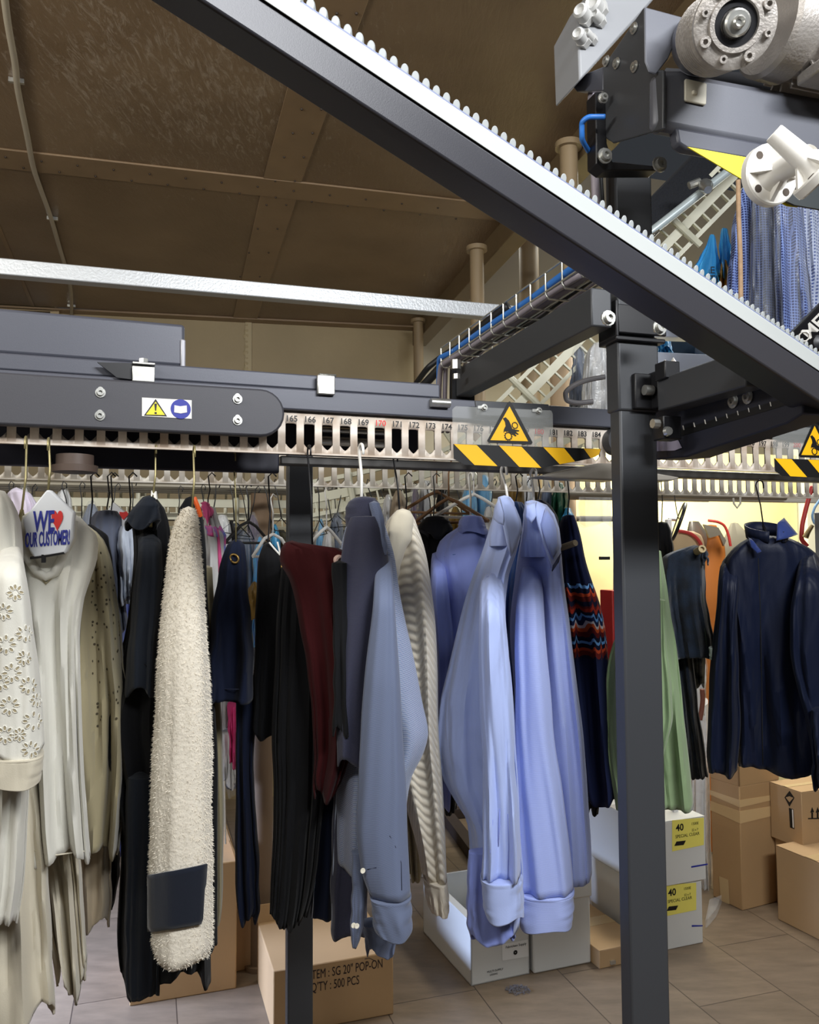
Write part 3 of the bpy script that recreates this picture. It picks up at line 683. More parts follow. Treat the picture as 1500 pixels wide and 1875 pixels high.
# gearbox
G1 = P(1350, 42, 1.08); G0 = P(1302, 68, 1.19); ga = (G1 - G0).normalized(); gx = ga.orthogonal().normalized()
m = MB(); m.lathe(G0 - ga * 0.05, ga, [(0, 0.035), (0.005, 0.046), (0.05, 0.047), (0.05, 0.044)], 36); m.build('motor_adapter', graph, du)
up_ = (EZ - ga * EZ.dot(ga)).normalized(); rt_ = ga.cross(up_)
m = MB()
prof = []
for k in range(9):
    h = 0.008 + k * 0.009; prof += [(h, 0.050), (h + 0.003, 0.0535), (h + 0.005, 0.0535), (h + 0.006, 0.049)]
m.lathe(G0, ga, [(0, 0.044)] + prof + [(0.098, 0.052), (0.104, 0.0545), (0.112, 0.0545), (0.114, 0.050), (0.114, 0.036), (0.119, 0.035), (0.119, 0.029), (0.112, 0.028)], 40)
m.build('gearbox', ali, du, smooth=40)
cf = G0 + ga * 0.114
m = MB(); m.lathe(cf - ga * 0.002, ga, [(0, 0.028), (0.002, 0.028), (0.002, 0.020), (0.0, 0.019)], 32); m.build('shaft_seal', blackm, du)
m = MB(); m.lathe(cf - ga * 0.004, ga, [(0, 0.017), (0.012, 0.017), (0.014, 0.0145), (0.014, 0.0085), (0.020, 0.008), (0.022, 0.006), (0.018, 0.003)], 24); m.build('output_shaft', zinc, du)
for k in range(8):
    a = 2 * pi * k / 8 + 0.3; m = MB(); r_ = 0.0078 if k % 2 else 0.0056
    m.lathe(cf + (rt_ * cos(a) + up_ * sin(a)) * 0.044 - ga * 0.006, ga, [(0, r_), (0.013, r_ * 0.92), (0.013, r_ * 0.45), (0.007, r_ * 0.4)], 14); m.build('flange_screw', ali, du)
lbp = G0 + ga * 0.05 - rt_ * 0.046
m = MB(); m.box(G0 + ga * 0.05 + (-rt_) * 0.0435 + up_ * 0.012, 0.03, 0.002, 0.044, ga, rt_, up_); m.build('rating_plate', mat('dull_rating_plate', (120, 112, 104), 0.5, 0.3), du)
# motor
M0 = P(1392, 44, 1.25)
m = MB(); mo = M0 + EX * 0.01
m.lathe(mo, EX, [(0, 0.03), (0.0, 0.068), (0.006, 0.074), (0.045, 0.076), (0.05, 0.07), (0.30, 0.07)], 40)
m.build('motor_body', ali, du)
for k in range(22):
    a = 2 * pi * k / 22 ; d_ = EY * cos(a) + EZ * sin(a); m = MB()
    m.box(mo + EX * 0.165 + d_ * 0.074, 0.22, 0.004, 0.02, EX, d_.cross(EX), d_); m.build('cooling_fin', ali, du, bev=0.001)
m = MB(); m.box(mo + EX * 0.12 - EZ * 0.082 - EY * 0.03, 0.14, 0.05, 0.018); m.build('motor_foot', ali, du, bev=0.003)
# dark recess plate behind the motor, yellow sheet and lip
dpoly(DF, ((1330, 20), (1560, 40), (1560, 190), (1260, 132)), EY * 0.012, 'inner_plate', blackm, bev=0)
bpy.context.view_layer.update()
for o_ in du.children:
    if o_.name.startswith('inner_plate'): o_.location = EY * 0.155
dpoly(DF, ((1238, 232), (1560, 292), (1560, 318), (1400, 296), (1258, 272), (1243, 262)), EY * 0.02, 'lower_lip', graph, bev=0.004)
m = MB(); m.prism([DF(u, v, 0.004) for u, v in ((1258, 270), (1376, 291), (1500, 312), (1460, 380), (1440, 378))], -EY * 0.002); m.build('yellow_sheet', yell2, du)
m = MB(); m.prism([DF(u, v, 0.012) for u, v in ((1368, 288), (1560, 318), (1560, 396), (1452, 377), (1392, 350))], -EY * 0.004); m.build('lower_cover', mat('dark_green_black_cover', (34, 40, 42), 0.45), du)
# white hubs
def hub(c, ax, r, label, flip=False):
    e = thing('white_hub', c, label, 'hub', 'white plastic hubs under the drive unit'); ax = ax.normalized()
    m = MB(); m.lathe(c, ax, [(-0.006, r * 0.94), (-0.004, r), (0.006, r), (0.008, r * 0.95), (0.008, r * 0.60), (0.014, r * 0.48), (0.024, r * 0.40), (0.075, r * 0.34), (0.077, r * 0.31), (0.072, r * 0.2), (0.064, r * 0.2)], 36)
    m.build('flange', white_pl, e)
    x = ax.orthogonal().normalized(); y = ax.cross(x)
    for k in range(4):
        a = pi / 4 + pi / 2 * k; d_ = x * cos(a) + y * sin(a)
        m = MB(); m.hexa([c + ax * 0.008 + d_ * r * 0.9 + y_ for y_ in ((ax.cross(d_)) * 0.003, -(ax.cross(d_)) * 0.003)] + [c + ax * 0.008 + d_ * r * 0.3 - (ax.cross(d_)) * 0.003, c + ax * 0.008 + d_ * r * 0.3 + (ax.cross(d_)) * 0.003],
               [c + ax * 0.010 + d_ * r * 0.85 + y_ for y_ in ((ax.cross(d_)) * 0.003, -(ax.cross(d_)) * 0.003)] + [c + ax * 0.03 + d_ * r * 0.3 - (ax.cross(d_)) * 0.003, c + ax * 0.03 + d_ * r * 0.3 + (ax.cross(d_)) * 0.003])
        m.build('rib', white_pl, e)
        a += pi / 4; d_ = x * cos(a) + y * sin(a); m = MB(); m.lathe(c + d_ * r * 0.76 + ax * 0.0078, ax, [(0, r * 0.13), (0.0008, r * 0.13)], 14); m.build('screw_hole', mat('hole_dark', (70, 60, 52), 0.8) if 'hole_dark' not in MATS else MATS['hole_dark'], e)
    return e
H0 = P(1408, 322, 1.10); H1 = P(1464, 294, 1.045)
hub(H0, H1 - H0, 0.0405, 'white plastic hub wheel in front of the yellow sheet')
H2 = P(1502, 318, 1.02)
hub(H2, P(1480, 300, 1.03) - P(1520, 335, 1.03), 0.036, 'second white hub, cut by the right edge of the photo')
m = MB(); m.tube([P(1462, 285, 1.03), P(1492, 305, 1.02)], 0.008, 10); tag(m.build('hub_bolt', mat('brass_bolt', (170, 150, 120), 0.3, 0.8)), 'metal bolt linking the two white hubs', 'bolt')
# ================================================================ cloth
def fabric(name, col, rough=0.85, crease=0.25, weave=0.12, sheen=0.25, var=0.0, col2=None, cs=9, ws=700):
    m = mat(name, col, rough, sheen=sheen, spec=0.25, var=var, vscale=30, col2=col2)
    nt = m.node_tree; N = nt.nodes; L = nt.links; b = N['Principled BSDF']
    tc = N.new('ShaderNodeTexCoord'); mp = N.new('ShaderNodeMapping'); mp.inputs['Scale'].default_value = (1, 1, 0.3)
    L.new(tc.outputs['Object'], mp.inputs[0])
    n1 = N.new('ShaderNodeTexNoise'); n1.inputs['Scale'].default_value = cs; n1.inputs['Detail'].default_value = 3; n1.inputs['Distortion'].default_value = 0.5
    L.new(mp.outputs[0], n1.inputs['Vector'])
    n2 = N.new('ShaderNodeTexNoise'); n2.inputs['Scale'].default_value = ws; L.new(tc.outputs['Object'], n2.inputs['Vector'])
    b1 = N.new('ShaderNodeBump'); b1.inputs['Strength'].default_value = crease; b1.inputs['Distance'].default_value = 0.05; L.new(n1.outputs[0], b1.inputs['Height'])
    b2 = N.new('ShaderNodeBump'); b2.inputs['Strength'].default_value = weave; b2.inputs['Distance'].default_value = 0.002; L.new(n2.outputs[0], b2.inputs['Height'])
    L.new(b1.outputs[0], b2.inputs['Normal']); L.new(b2.outputs[0], b.inputs['Normal'])
    return m
def loft(rows, d, b=0.05, kappa=0.0, amp=0.012, nf=5, seed=0, hem=0.01, N=72, M=44, jit=1.5, capb=False, sharp=0.8, sway=0.0, tuck=0.0):
    rn = random.Random(seed); mb = MB(); bm = mb.bm
    vs = [r[0] for r in rows]; ls = [r[1] for r in rows]; rs = [r[2] for r in rows]
    ds = [(r[3] if len(r) > 3 else 0.0) for r in rows]
    wmax = max(r - l for l, r in zip(ls, rs))
    comp = [(nf + rn.choice((-2, -1, 0, 1, 2, 3)), rn.uniform(0, 6.28), rn.uniform(-3, 3), rn.uniform(0.4, 1)) for _ in range(3)]
    comp += [(nf * 2 + rn.choice((-1, 0, 1, 3)), rn.uniform(0, 6.28), rn.uniform(-5, 5), 0.35)]
    rings = []
    for i in range(M + 1):
        t = i / M; v = lerp(vs[0], vs[-1], t)
        l = cat_rom(vs, ls, v); r = cat_rom(vs, rs, v); uc = (l + r) / 2; hw = (r - l) / 2
        dd0 = d + cat_rom(vs, ds, v) + tuck * max(0.0, 1 - t / 0.16) ** 2
        c = P(uc, v, dd0); dh = c.y; z0 = P(uc, v, dd0 - 0.8 * b * min(1, t * 4 + 0.1)).z
        be = b * min(1.0, 0.25 + 1.1 * (r - l) / wmax)
        ring = []
        for k in range(N):
            th = 2 * pi * k / N; ct, st = cos(th), sin(th)
            ex = (abs(ct) ** sharp) * (1 if ct > 0 else -1); ey = (abs(st) ** 0.75) * (1 if st > 0 else -1)
            f = 0
            for (kk, ph, dr, a) in comp:
                x = kk * th + ph + dr * t * 1.3; f += a * (sin(x) + 0.35 * sin(2 * x + 1))
            f *= amp * (0.15 + 0.85 * min(1, t * 1.6))
            ju = jit * noise.noise(Vector((seed * 3.1 + (1 if ct > 0 else 0) * 7, t * 7, 0.3))) * 2 * abs(ct)
            u = uc + hw * ex + ju + f * 60 * abs(st) * 0.6
            off = be * ey * -1.0 - kappa * ex + f * (0.35 + 0.65 * abs(st))
            y = dh + off
            p0 = P(u, v, dd0); x = p0.x * (y / p0.y)
            z = z0 - (hem * (t ** 6) * sin(3 * th + seed) if hem else 0) - sway * ex * t
            ring.append(bm.verts.new((x, y, z)))
        rings.append(ring)
    for i in range(M):
        for k in range(N): bm.faces.new((rings[i][k], rings[i][(k + 1) % N], rings[i + 1][(k + 1) % N], rings[i + 1][k]))
    # rounded cap at the top
    cc = Vector((0, 0, 0))
    for q in rings[0]: cc += q.co
    cc /= N; top = bm.verts.new(cc + EZ * 0.004)
    for k in range(N): bm.faces.new((rings[0][(k + 1) % N], rings[0][k], top))
    if capb: bm.faces.new(rings[-1])
    return mb
def bvh_of(o):
    me = o.data; return BVHTree.FromPolygons([v.co.copy() for v in me.vertices], [tuple(p.vertices) for p in me.polygons])
def hit(bv, u, v):
    r = ray(u, v).normalized(); h = bv.ray_cast(CAMP, r)
    if h[0] is None: return None, None
    n = h[1]; n = -n if n.dot(r) > 0 else n
    return h[0], n
def patch(bv, quad, nu, nv, off, th):
    """piece of cloth laid on a surface: quad = 4 image points (tl, tr, br, bl)"""
    m = MB(); g = []
    for j in range(nv + 1):
        row = []
        for i in range(nu + 1):
            a, b_ = i / nu, j / nv
            u = lerp(lerp(quad[0][0], quad[1][0], a), lerp(quad[3][0], quad[2][0], a), b_)
            v = lerp(lerp(quad[0][1], quad[1][1], a), lerp(quad[3][1], quad[2][1], a), b_)
            h, n = hit(bv, u, v)
            row.append(m.bm.verts.new(h + n * off) if h else None)
        g.append(row)
    for j in range(nv):
        for i in range(nu):
            q = (g[j][i], g[j][i + 1], g[j + 1][i + 1], g[j + 1][i])
            if all(q): m.bm.faces.new(q)
    return m
def garment(name, loc, label, cat, group=None): return thing(name, loc, label, cat, group)
def G(name, label, cat, rows, d, m_, group=None, part='body', **k):
    e = garment(name, P((rows[0][1] + rows[0][2]) / 2, rows[0][0], d), label, cat, group)
    solid = k.pop('solid', 0.003)
    b = loft(rows, d, **k).build(part, m_, e, solid=solid, smooth=60)
    return e, b
def seam(parent, bv, pts, r, m_, name='seam', off=0.0):
    out = []
    for u, v in pts:
        h, n = hit(bv, u, v)
        if h: out.append(h + n * off)
    if len(out) > 1:
        m = MB(); m.tube(out, r, 6); return m.build(name, m_, parent, smooth=180)
def hook(parent_label, u0, v0, u1, v1, d, m_, r=0.0018, arms=0.0, drop=0.05, name='clothes_hanger', group=None, hookr=0.012, bend=4):
    """hanger: hook over the rail lip at (u0,v0), stem to (u1,v1), shoulders inside the garment"""
    a = P(u0, v0, d); b = P(u1, v1, d); e = thing(name, b, parent_label, 'hanger', group)
    m = MB(); ps = [a + RN * hookr * (1 - cos(t)) - RN * hookr * 2 + EZ * hookr * sin(t) for t in [pi * k / 8 for k in range(9)]]
    ps = ps[::-1]
    ps = [ps[0] - EZ * 0.01] + ps if False else ps
    mid = (ps[-1] + b) / 2 + SX * bend * 0.0006
    m.tube([ps[0] - EZ * 0.008] + ps + [mid, b], r, 6); m.build('hook', m_, e, smooth=180)
    arms *= 0.3
    if arms:
        m = MB(); ad = (EY + SX * 0.1).normalized()
        m.tube([b - ad * arms - EZ * drop, b - ad * arms * 0.4 - EZ * drop * 0.35, b, b + ad * arms * 0.4 - EZ * drop * 0.35, b + ad * arms - EZ * drop], r * 1.6, 8); m.build('shoulder_bar', m_, e, smooth=180)
    return e
# ================================================================ front row of clothes
whitecot = fabric('white_cotton', (216, 214, 204), crease=0.35)
creamcot = fabric('cream_cotton', (208, 200, 180), crease=0.3)
beigecot = fabric('beige_skirt_cloth', (190, 174, 148), crease=0.25)
khaki = fabric('khaki_eyelet_cloth', (158, 148, 118), crease=0.3)
blackc2 = fabric('black_wool', (11, 12, 16), crease=0.3, sheen=0.05)
navyw = fabric('charcoal_navy_wool', (20, 26, 36), crease=0.3, sheen=0.08)
navyskirt = fabric('navy_skirt_cloth', (14, 23, 46), crease=0.2, sheen=0.05)
navyshirt = fabric('navy_shirt_cloth', (8, 17, 40), 0.55, crease=0.5, sheen=0.03)
wine = fabric('dark_wine_velvet', (56, 3, 7), crease=0.2, sheen=0.05)
fuzzm = fabric('fluffy_cream_knit', (226, 218, 202), 0.95, crease=0.3, weave=0.8, ws=160, sheen=0.3)
lblue = fabric('light_blue_shirting', (172, 188, 236), 0.75, crease=0.6)
lblue2 = stripes('fine_rib_blue_shirting', (146, 160, 218), (174, 188, 236), 170, 'Z', rough=0.75, thr=0.5, soft=0.3, bump=0.15, sheen=0.2)
lav = fabric('lavender_blue_shirting', (132, 146, 212), 0.75, crease=0.5)
midblue = fabric('mid_blue_shirting', (58, 92, 158), 0.7, crease=0.4)
twill = stripes('grey_blue_twill', (112, 124, 152), (84, 94, 122), 260, 'DIAGONAL', rough=0.8, rot=(0.3, 0.6, 0.2), soft=0.3, bump=0.1)
twilld = stripes('dark_slate_twill', (48, 50, 74), (40, 42, 64), 260, 'DIAGONAL', rough=0.8, rot=(0.3, 0.6, 0.2), soft=0.25, bump=0.2)
pin = stripes('navy_white_pinstripe', (40, 62, 112), (206, 218, 236), 150, 'Z', rough=0.8, rot=(0.0, 0.12, 0.0), thr=0.62, soft=0.12)
knit = stripes('cream_diagonal_knit', (236, 228, 210), (222, 212, 192), 42, 'DIAGONAL', rough=0.9, rot=(0.5, 0.5, 0.3), soft=0.4, bump=0.6)
knitp = fabric('cream_rib', (234, 224, 204), 0.9, crease=0.2)
olivegr = fabric('sage_green_cotton', (136, 158, 118), 0.7, crease=0.45)
denim = fabric('dark_denim', (9, 17, 28), 0.8, crease=0.5, weave=0.5, ws=500, var=0.5, col2=(18, 32, 50))
btn = mat('ivory_button', (232, 226, 208), 0.3)
brass = mat('aged_brass', (150, 122, 70), 0.35, 0.8)
thr_d = mat('dark_thread', (30, 34, 56), 0.8)
whw2 = mat('front_white_hanger', (236, 234, 228), 0.35); ywire = mat('brass_tinted_wire', (150, 140, 100), 0.4, 0.6)

# 1 eyelet blouse at the far left
e, bo = G('eyelet_blouse', 'white eyelet blouse with banded short sleeve at the far left edge', 'blouse',
  [(902, -40, 8), (925, -70, 24), (960, -90, 36), (1050, -90, 44), (1200, -90, 50), (1440, -90, 52), (1600, -90, 44), (1700, -90, 30)], 1.18, whitecot, b=0.05, seed=2, nf=7, amp=0.012)
sl = loft([(1000, 6, 34), (1050, -20, 46), (1120, -28, 56), (1200, -34, 66), (1290, -36, 76), (1385, -36, 79)], 1.09, b=0.045, seed=4, nf=4, amp=0.004, tuck=0.08).build('sleeve', whitecot, e, solid=0.002, smooth=60)
loft([(1380, -38, 78), (1400, -38, 78), (1420, -38, 76), (1442, -34, 72)], 1.09, b=0.047, seed=4, nf=4, amp=0.002, hem=0.003).build('sleeve_band', creamcot, e, solid=0.003, smooth=60)
bv = bvh_of(sl)
rnd = random.Random(12); ring_m, hole_m = MB(), MB(); hk = mat('eyelet_hole_shadow', (158, 146, 118), 0.9)
for (fu, fv, fr) in ((12, 1180, 13), (22, 1232, 13), (45, 1160, 11), (8, 1120, 11), (18, 1292, 13), (60, 1320, 13), (10, 1345, 12), (52, 1255, 11), (56, 1372, 11), (36, 1345, 8), (28, 1085, 10), (66, 1282, 8), (3, 1250, 10), (44, 1205, 9)):
    for k in range(8):
        a = 2 * pi * k / 8 + rnd.uniform(-.1, .1); u, v = fu + cos(a) * fr, fv + sin(a) * fr
        if u < -5: continue
        h, n = hit(bv, u, v)
        if not h: continue
        rd = (SX * cos(a) - EZ * sin(a)); rd = (rd - n * rd.dot(n)).normalized(); td = n.cross(rd)
        el = [h + n * 0.0014 + rd * cos(t) * 0.0036 + td * sin(t) * 0.0022 for t in [2 * pi * q / 10 for q in range(11)]]
        ring_m.tube(el, 0.0007, 5); hole_m.prism([p - n * 0.0004 for p in el[:-1]], n * 0.0003)
ring_m.build('eyelet_stitching', whitecot, e, smooth=180, kind='stuff'); hole_m.build('eyelet_holes', hk, e, kind='stuff')
hook('brass-coloured wire hanger of the far left blouse', 46, 812, 40, 935, 1.24, ywire, arms=0.12)

# 2 white sweater with its paper-covered hanger
e, bo = G('knit_sweater', 'white round-neck knit sweater under the WE heart OUR CUSTOMERS paper', 'top',
  [(936, 58, 122), (946, 36, 142), (965, 16, 162), (990, 2, 180), (1020, -4, 178), (1060, 4, 164), (1100, 14, 152), (1200, 34, 144), (1350, 42, 150), (1500, 48, 158), (1575, 56, 164)], 1.27, whitecot, b=0.045, seed=7, nf=7, amp=0.012, hem=0.012)
bv = bvh_of(bo)
seam(e, bv, [(40, 955), (42, 985), (52, 1018), (68, 1046), (84, 1056), (100, 1048), (118, 1022), (130, 990), (134, 955)], 0.0075, whitecot, 'neck_rib', 0.003)
seam(e, bv, [(44, 1000), (58, 1035), (84, 1068), (108, 1046), (128, 1004)], 0.0020, khaki, 'neck_stitching', 0.003)
seam(e, bv, [(60, 1556), (100, 1566), (130, 1563), (158, 1558)], 0.0012, creamcot, 'hem_stitching', 0.0)
c = P(88, 965, 1.20)
def PP(u, v, o=0.0): return rp(u, v, c - SY * o, SY)
pc_ = thing('paper_hanger_cover', c, 'white paper hanger cover printed WE heart OUR CUSTOMERS, leftmost and largest', 'hanger cover')
paper = mat('white_paper', (228, 232, 238), 0.5)
m = MB(); m.prism([PP(u, v) for u, v in ((84, 897), (92, 897), (136, 938), (132, 985), (120, 1013), (62, 1022), (52, 1006), (40, 952))], SY * 0.010); m.build('paper', paper, pc_, bev=0.003)
mt = MB(); sk = (SX + EZ * 0.02)
mt.text('WE', PP(61, 973, .001), sk, EZ, 0.042, 0.0002, 0.0009)
for v_ in mt.bm.verts: v_.co.x += (v_.co.x - PP(61, 973).x) * -0.52
tb2 = MB(); tb2.text('OUR CUSTOMER!', PP(46, 1002, .001), sk, EZ, 0.022, 0.0002, 0.0005)
for v_ in tb2.bm.verts: v_.co.x += (v_.co.x - PP(46, 1002).x) * -0.62; v_.co.z += (v_.co.z - PP(46, 1002).z) * 0.35
tb2.build('customer_lettering', bluep, pc_, label='blue lettering'); mt.build('we_lettering', bluep, pc_, label='blue lettering')
hp = []
for k in range(24):
    t = 2 * pi * k / 24; hp.append((105 + 10.5 * sin(t) ** 3, 951 - 1.35 * (13 * cos(t) - 5 * cos(2 * t) - 2 * cos(3 * t) - cos(4 * t))))
m = MB(); m.prism([PP(u, v, 0.0006) for u, v in hp], -SY * 0.0004); m.build('heart', redp, pc_, label='red heart')
m = MB(); m.tube([PP(56, 1022, -.002), PP(90, 1017, -.002), PP(118, 1012, -.002)], 0.0022, 6); m.box(PP(80, 1023, -.002), 0.006, 0.004, 0.012); m.build('wire_bar', MATS['black_wire'] if 'black_wire' in MATS else blackm, pc_)
hook('thin brass wire hanger hook above the large printed paper cover', 88, 815, 88, 900, 1.22, ywire)
m = loft([(896, 22, 38), (905, 14, 58), (930, 16, 68), (990, 20, 70)], 1.40, b=0.03, amp=0.004, seed=5); m.build('lilac', fabric('lilac_padded_cover', (206, 196, 212)), None); o = bpy.data.objects['lilac']; o.name = 'hanger_cover'; tag(o, 'pale lilac padded hanger cover left of the printed paper', 'hanger cover')
# dresses under the top
e, bo = G('long_dress', 'long white dress reaching lowest at the bottom left corner', 'dress', [(1380, -60, 60), (1500, -80, 78), (1650, -90, 88), (1780, -90, 94), (1868, -90, 99)], 1.26, creamcot, b=0.05, seed=9, nf=6, amp=0.01, hem=0.02)
e, bo = G('cream_dress', 'cream dress panel hanging below the white knit sweater', 'dress', [(1300, 60, 130), (1500, 66, 140), (1620, 80, 148), (1720, 92, 154), (1796, 104, 157)], 1.36, creamcot, b=0.035, seed=10, nf=7, amp=0.012, hem=0.03)
e, bo = G('eyelet_sweater', 'khaki-toned eyelet sweater right of the white round-neck sweater', 'top', [(962, 140, 158), (985, 138, 186), (1020, 134, 200), (1100, 120, 214), (1200, 110, 226), (1300, 110, 234), (1400, 114, 232), (1500, 120, 224), (1562, 124, 218)], 1.40, khaki, b=0.045, seed=13, nf=8, amp=0.012)
bv = bvh_of(bo); hm = MB()
rnd = random.Random(4)
for k in range(70):
    u, v = rnd.uniform(166, 218), rnd.uniform(1010, 1330); h, n = hit(bv, u, v)
    if h: hm.lathe(h + n * 0.0014, n, [(0, 0.0022), (0.0003, 0.0022)], 8)
hm.build('eyelet_holes', mat('khaki_hole_shadow', (70, 62, 46), 0.9), e, kind='stuff')
e, bo = G('beige_skirt', 'plain beige skirt with rounded hem, left of the black coat', 'skirt', [(1440, 130, 205), (1560, 136, 202), (1650, 140, 203), (1694, 142, 201)], 1.46, beigecot, b=0.04, seed=14, nf=5, amp=0.006, hem=0.015)
e, bo = G('black_edge_dress', 'narrow black-edged garment beside the beige skirt', 'dress', [(1500, 185, 215), (1600, 190, 218), (1670, 194, 204)], 1.52, blackc2, b=0.03, seed=15, nf=4, amp=0.004)
# lavender and grey shirts behind, with second printed cover
e, bo = G('lavender_shirt', 'lavender shirt between the khaki eyelet garment and the black coat', 'shirt', [(960, 190, 214), (1000, 184, 232), (1080, 186, 240), (1250, 196, 240), (1400, 200, 240), (1560, 204, 236)], 1.72, lav, b=0.04, seed=16, nf=6)
e, bo = G('grey_blue_shirt', 'slate grey shirt collar rising behind the white knit shoulder', 'shirt', [(938, 176, 216), (950, 168, 222), (985, 166, 222), (1050, 174, 226), (1150, 190, 232)], 1.62, fabric('slate_shirting', (98, 104, 122)), b=0.04, seed=17, nf=5)
e, bo = G('black_sweater', 'black knit sweater right behind the white knit shoulder', 'top', [(964, 158, 172), (985, 154, 196), (1040, 160, 204), (1120, 170, 206)], 1.52, blackc2, b=0.03, seed=18)
e, bo = G('white_grey_shirt', 'pale check shirt collar left of the black coat', 'shirt', [(965, 222, 250), (985, 216, 252), (1040, 218, 250), (1100, 222, 248)], 1.60, fabric('pale_grey_check', (200, 208, 222)), b=0.03, seed=19)
c = P(210, 950, 1.72); m = MB(); q = [rp(u, v, c, SY) for u, v in ((207, 919), (232, 940), (248, 968), (218, 1004), (190, 945))]; m.prism(q, SY * 0.008)
pv = m.build('paper_hanger_cover', paper, bev=0.002); tag(pv, 'smaller printed paper hanger cover left of the black coat', 'hanger cover')
mt = MB(); mt.text('WE', rp(221, 975, c - SY * .001, SY), SX, EZ, 0.020, 0.0002, 0.0004); mt.text('OUR', rp(222, 986, c - SY * .001, SY), SX, EZ, 0.016, 0.0002, 0.0004); mt.build('blue_lettering', bluep, pv)
m = MB(); m.prism([rp(u, v, c - SY * .001, SY) for u, v in ((219, 937), (226, 938), (232, 936), (236, 942), (226, 952), (219, 944))], -SY * 0.0006); m.build('heart', redp, pv)

# 5 black hooded coat
e, bo = G('black_coat', 'long black coat with a raised collar, left of the fuzzy cardigan', 'coat',
  [(912, 262, 284), (922, 250, 294), (945, 240, 304), (970, 244, 310), (1010, 246, 312), (1100, 238, 312), (1170, 229, 312), (1240, 208, 312), (1300, 180, 312), (1330, 178, 312), (1400, 192, 314), (1483, 212, 330), (1560, 224, 350), (1640, 220, 378), (1740, 217, 385), (1800, 220, 384)], 1.42, blackc2, b=0.055, seed=20, nf=7, amp=0.012, hem=0.02)
loft([(914, 262, 282), (930, 246, 290), (950, 234, 292), (962, 230, 284)], 1.37, b=0.03, amp=0.002, seed=3, hem=0.008).build('collar', navyw, e, solid=0.004, smooth=60)
sl = loft([(975, 256, 292), (1030, 252, 296), (1120, 242, 292), (1200, 234, 286), (1268, 230, 284)], 1.36, b=0.035, seed=6, nf=4, amp=0.005, tuck=0.08).build('sleeve', navyw, e, solid=0.003, smooth=60)
bv = bvh_of(sl); seam(e, bv, [(236, 1212), (250, 1210), (262, 1213), (270, 1222)], 0.0012, blackc2, 'sleeve_seam')
loft([(1420, 232, 280), (1550, 232, 286), (1700, 230, 292), (1828, 231, 291)], 1.37, b=0.03, seed=8, nf=4, amp=0.006, hem=0.004).build('front_panel', navyw, e, solid=0.003, smooth=60)
hook('brass wire hanger of the black coat', 286, 822, 280, 912, 1.40, ywire, arms=0.10)
m = MB(); m.prism([P(u, v, 1.40) for u, v in ((277, 898), (281, 904), (285, 899), (287, 914), (276, 914))], SY * 0.006); tag(m.build('hanger_tip', whw2), 'white plastic hanger tip above the black coat collar', 'hanger')

# 6 fuzzy cardigan
e, bo = G('fuzzy_cardigan', 'fluffy cream-white cardigan with dark hem block, in front of the black coat', 'cardigan',
  [(933, 336, 354), (945, 329, 358), (983, 315, 361), (1063, 304, 369), (1140, 297, 375), (1223, 291, 381), (1330, 284, 385), (1450, 277, 388), (1597, 275, 388), (1700, 276, 387), (1745, 278, 385), (1766, 284, 376)], 1.30, fuzzm, b=0.045, seed=21, nf=3, amp=0.005, hem=0.004, jit=2.5)
me = bo.data; rnd = random.Random(7); fz = MB(); vsn = [(v.co.copy(), v.normal.copy()) for v in me.vertices]
faces = [tuple(p.vertices) for p in me.polygons if len(p.vertices) == 4]
for k in range(16000):
    f = faces[rnd.randrange(len(faces))]; a, b_ = rnd.random(), rnd.random()
    p = vsn[f[0]][0].lerp(vsn[f[1]][0], a).lerp(vsn[f[3]][0].lerp(vsn[f[2]][0], a), b_); n = vsn[f[0]][1]
    t = Vector((rnd.uniform(-1, 1), rnd.uniform(-1, 1), rnd.uniform(-1.2, .6))) * 0.7 + n; t.normalize(); s_ = t.orthogonal().normalized() * 0.0007
    L_ = rnd.uniform(0.003, 0.0065); q = p + t * L_ + Vector((0, 0, -0.001))
    fz.bm.faces.new([fz.bm.verts.new(p - s_ + n * 0.001), fz.bm.verts.new(p + s_ + n * 0.001), fz.bm.verts.new(q)])
fz.build('fluff', fuzzm, e, kind='stuff', smooth=180)
bv = bvh_of(bo)
navyblock = fabric('dark_navy_knit', (15, 22, 36), crease=0.1)
patch(bv, [(279, 1600), (373, 1580), (367, 1688), (280, 1704)], 14, 12, 0.0065, 0.003).build('dark_hem_block', navyblock, e, solid=0.004)
hook('orange plastic hanger of the fuzzy cardigan', 357, 828, 352, 930, 1.36, ywire, arms=0.09)
m = MB(); m.tube([P(355, 911, 1.40), P(361, 925, 1.40), P(367, 945, 1.41)], 0.0042, 8); tag(m.build('orange_hanger', mat('orange_plastic', (206, 88, 36), 0.4)), 'orange hanger end behind the top of the fuzzy cardigan', 'hanger')
e, bo = G('dark_jacket', 'black jacket edge directly behind the fuzzy cardigan', 'jacket', [(914, 340, 356), (922, 330, 366), (940, 328, 370), (1000, 352, 376), (1200, 360, 384), (1270, 362, 392), (1400, 364, 396), (1600, 366, 398), (1740, 360, 396)], 1.52, blackc2, b=0.03, seed=22, nf=4, amp=0.004)
e, bo = G('khaki_long_dress', 'long grey-khaki dress edge right of the fuzzy cardigan', 'dress', [(1040, 372, 388), (1200, 374, 398), (1300, 370, 404), (1480, 372, 408), (1600, 374, 408), (1688, 378, 405)], 1.62, khaki, b=0.03, seed=23, nf=4, amp=0.004)
